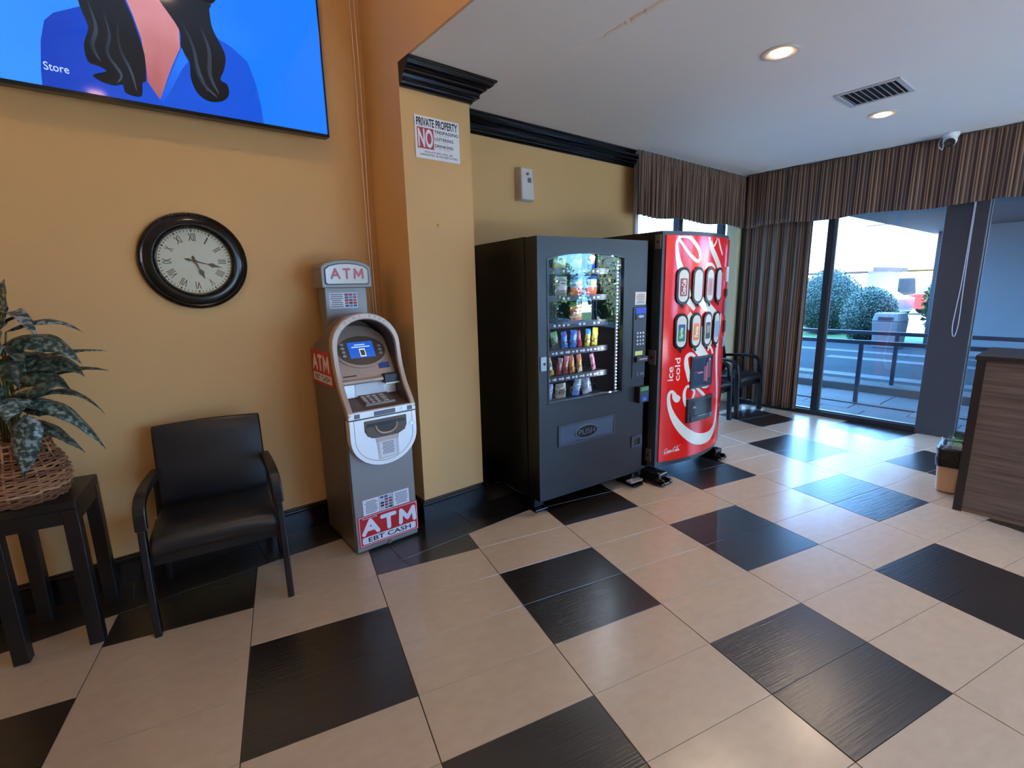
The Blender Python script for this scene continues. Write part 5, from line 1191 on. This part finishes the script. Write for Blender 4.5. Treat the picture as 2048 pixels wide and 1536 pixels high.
def leaf(base, mid, tip, w, side=None, mi=0, stem=True):
    """base, mid, tip in world coordinates"""
    b, m_, t_ = [Vector(p)-Vector((PX, PY, PZ)) for p in (base, mid, tip)]
    N = 14; rs = []; c = []
    for i in range(N+1):
        u = i/N; ctrl = 2*m_-.5*(b+t_); c.append(b*(1-u)**2+ctrl*2*u*(1-u)+t_*u*u)
    for i, p in enumerate(c):
        u = i/N; tg = (c[min(i+1, N)]-c[max(i-1, 0)]).normalized(); sd_ = Vector(side) if side else tg.cross(Vector((0, 0, 1)))
        sd_ = (sd_-tg*sd_.dot(tg)); sd_ = sd_.normalized() if sd_.length > 1e-4 else Vector((1, 0, 0)); nr = sd_.cross(tg)
        ww = w*max(.02, (math.sin(math.pi*min(1, u**.75*1.0))**.75 if u < .82 else math.sin(math.pi*.82**.75)**.75*((1-u)/.18)**1.25*.9))*.5
        wv = .10*ww*math.sin(u*16)
        rs.append([p-sd_*ww+nr*(.30*ww+wv), p-sd_*ww*.5+nr*.10*ww, p, p+sd_*ww*.5+nr*.10*ww, p+sd_*ww+nr*(.30*ww-wv)])
    o = G().rings(rs, False, False).build('leaf', lm[mi], pl_, smooth=True, fix=False)
    s_ = o.modifiers.new('thickness', 'SOLIDIFY'); s_.thickness = .0012
    if stem:
        r0 = Vector((.03*math.cos(len(pl_.children)), .03*math.sin(len(pl_.children)), .215)); G().tube(spline([r0, (r0+b)*.5+Vector((0, 0, .03)), b], 5), .0035, 5).build('stem', stemm, pl_, smooth=True)
    return o
Yv = 2.83
leaf((-.385, Yv, 1.42), (-.25, Yv-.02, 1.462), (-.146, Yv-.03, 1.40), .055, (0, 1, .35), 1)
leaf((-.400, Yv, 1.37), (-.26, Yv-.05, 1.375), (-.168, Yv-.08, 1.268), .105, (.1, .75, .6), 0)
leaf((-.37, Yv+.05, 1.30), (-.20, Yv+.02, 1.325), (-.080, Yv, 1.312), .038, (0, 1, .3), 0)
leaf((-.395, Yv, 1.27), (-.25, Yv-.03, 1.285), (-.170, Yv-.06, 1.215), .085, (.1, .7, .7), 2)
leaf((-.33, Yv+.06, 1.20), (-.20, Yv+.03, 1.245), (-.088, Yv, 1.222), .040, (0, 1, .4), 2)
leaf((-.41, Yv-.02, 1.16), (-.31, Yv-.06, 1.20), (-.245, Yv-.08, 1.205), .085, (0, .6, .8), 2)
leaf((-.375, Yv, 1.13), (-.23, Yv-.02, 1.155), (-.128, Yv-.03, 1.032), .048, (0, 1, .4), 2)
leaf((-.395, Yv-.02, 1.13), (-.255, Yv-.05, 1.075), (-.146, Yv-.08, .885), .080, (.15, .8, .6), 0)
leaf((-.38, Yv, 1.04), (-.30, Yv-.04, .995), (-.215, Yv-.08, .885), .060, (.1, .8, .6), 2)
leaf((-.372, 2.735, 1.085), (-.384, 2.70, .99), (-.413, 2.71, .828), .105, (1, -.3, .1), 1)
leaf((-.40, 2.82, 1.135), (-.405, 2.73, 1.155), (-.415, 2.64, 1.075), .125, (1, .1, -.1), 1)
leaf((-.41, Yv, 1.44), (-.385, Yv-.02, 1.53), (-.352, Yv-.03, 1.63), .10, (.8, -.6, .3), 0)
leaf((-.42, Yv, 1.40), (-.38, Yv-.02, 1.465), (-.335, Yv-.03, 1.475), .05, (0, 1, .4), 0)
leaf((-.41, Yv-.03, 1.29), (-.39, Yv-.10, 1.30), (-.36, Yv-.16, 1.20), .10, (1, 0, .1), 2)
leaf((-.43, Yv-.03, 1.36), (-.44, Yv-.12, 1.37), (-.45, Yv-.20, 1.26), .11, (1, 0, .1), 0)
leaf((-.45, Yv-.03, 1.20), (-.46, Yv-.10, 1.20), (-.47, Yv-.16, 1.08), .10, (1, 0, .1), 2)
leaf((-.39, Yv, 1.09), (-.31, Yv-.02, 1.10), (-.255, Yv-.03, 1.02), .10, (.1, .8, .6), 2)
leaf((-.40, Yv, 1.22), (-.30, Yv-.04, 1.235), (-.22, Yv-.06, 1.16), .09, (.1, .7, .7), 2)
leaf((-.40, Yv, 1.32), (-.30, Yv, 1.30), (-.215, Yv, 1.25), .09, (.1, .7, .7), 2)
rn = random.Random(21)
for k in range(16):
    a = rn.uniform(R(110), R(330)) if k % 2 else rn.uniform(R(60), R(300)); z0 = rn.uniform(1.02, 1.5); L = rn.uniform(.16, .28); d = Vector((math.cos(a), math.sin(a), 0))
    if PY+d.y*(L+.03) > 3.17: d.y *= .3
    b = Vector((PX, PY, z0))+d*.03
    leaf(b, b+d*L*.5+Vector((0, 0, .05)), b+d*L+Vector((0, 0, -.06)), rn.uniform(.07, .11), None, k % 3)
# ---- wooden counter
ct = empty('reception_counter', (4.23, .533, 0), 0, 'wood grain reception counter with a dark edge at the right', 'counter')
wg_ = wood_mat('grey brown laminate', (72, 60, 55), (118, 102, 92), (1, .6, 14)); edge = mat('counter edge', (34, 28, 28), .45)
box('front_panel', .004, .03, -2.2, -.045, .035, 1.03, wg_, ct); box('end_panel', 0, .55, -.045, 0, 0, 1.03, edge, ct); box('body', .03, .55, -2.2, -.045, .05, 1.02, edge, ct)
box('worktop', -.012, .57, -2.2, .008, 1.03, 1.058, edge, ct, bevel=.003); box('kick_strip', .012, .03, -2.2, -.045, 0, .035, mat('kick strip', (120, 100, 84), .6), ct)
# ---- waste basket behind the counter end
wb = empty('waste_basket', (4.64, .645, 0), 4, 'small tan waste basket with a black liner beside the counter', 'bin')
tanp = mat('tan bin plastic', (206, 170, 134), .45); bl = mat('black liner', (22, 22, 26), .25, bump=.6, bscale=60)
G().hexa([(-.12,-.07,0),(.12,-.07,0),(.12,.045,0),(-.12,.045,0),(-.145,-.085,.30),(.145,-.085,.30),(.145,.058,.30),(-.145,.058,.30)]).build('body', tanp, wb, bevel=.02, seg=3)
g = G(); rs = []
for z_, e in ((.205, .004), (.25, .012), (.295, .006), (.335, .010), (.34, -.004), (.25, -.018)):
    ring = []
    for k in range(48):
        u = k/48; p = rrect(-.143-e, .143+e, -.083-e, .056+e, .03, 11)[k]; q = random.uniform(-.004, .004); ring.append((p[0]+q, p[1]+q, z_+random.uniform(-.004, .004)))
    rs.append(ring)
g.rings(rs, False).build('liner', bl, wb, smooth=True)
cp = G().lathe([(.024, 0), (.034, .11), (.037, .115), (.034, .115), (.022, .004), (.001, .004)], 20, (4.545, .655, .302)); tag(cp.build('plastic_cup', glass('clear plastic', (.9, .93, .97), refl=2.5), smooth=True), 'clear plastic cup standing in the waste basket', 'cup')
gp_ = empty('grass_punnet', (4.655, .628, .315), 10, 'punnet of bright green grass on top of the waste basket', 'plant')
box('punnet', -.055, .055, -.04, .04, 0, .03, mat('punnet white', (200, 204, 200), .4), gp_, bevel=.006)
g = G(); rn = random.Random(4)
for k in range(260):
    x, y = rn.uniform(-.05, .05), rn.uniform(-.036, .036); h = rn.uniform(.05, .085); dx, dy = rn.uniform(-.015, .015), rn.uniform(-.01, .01)
    g.add([(x-.0018, y, .028), (x+.0018, y, .028), (x+dx, y+dy, .028+h)], [(0, 1, 2)])
o = g.build('grass_blades', mat('fresh grass', (150, 214, 80), .5), gp_, fix=False); o['kind'] = 'stuff'
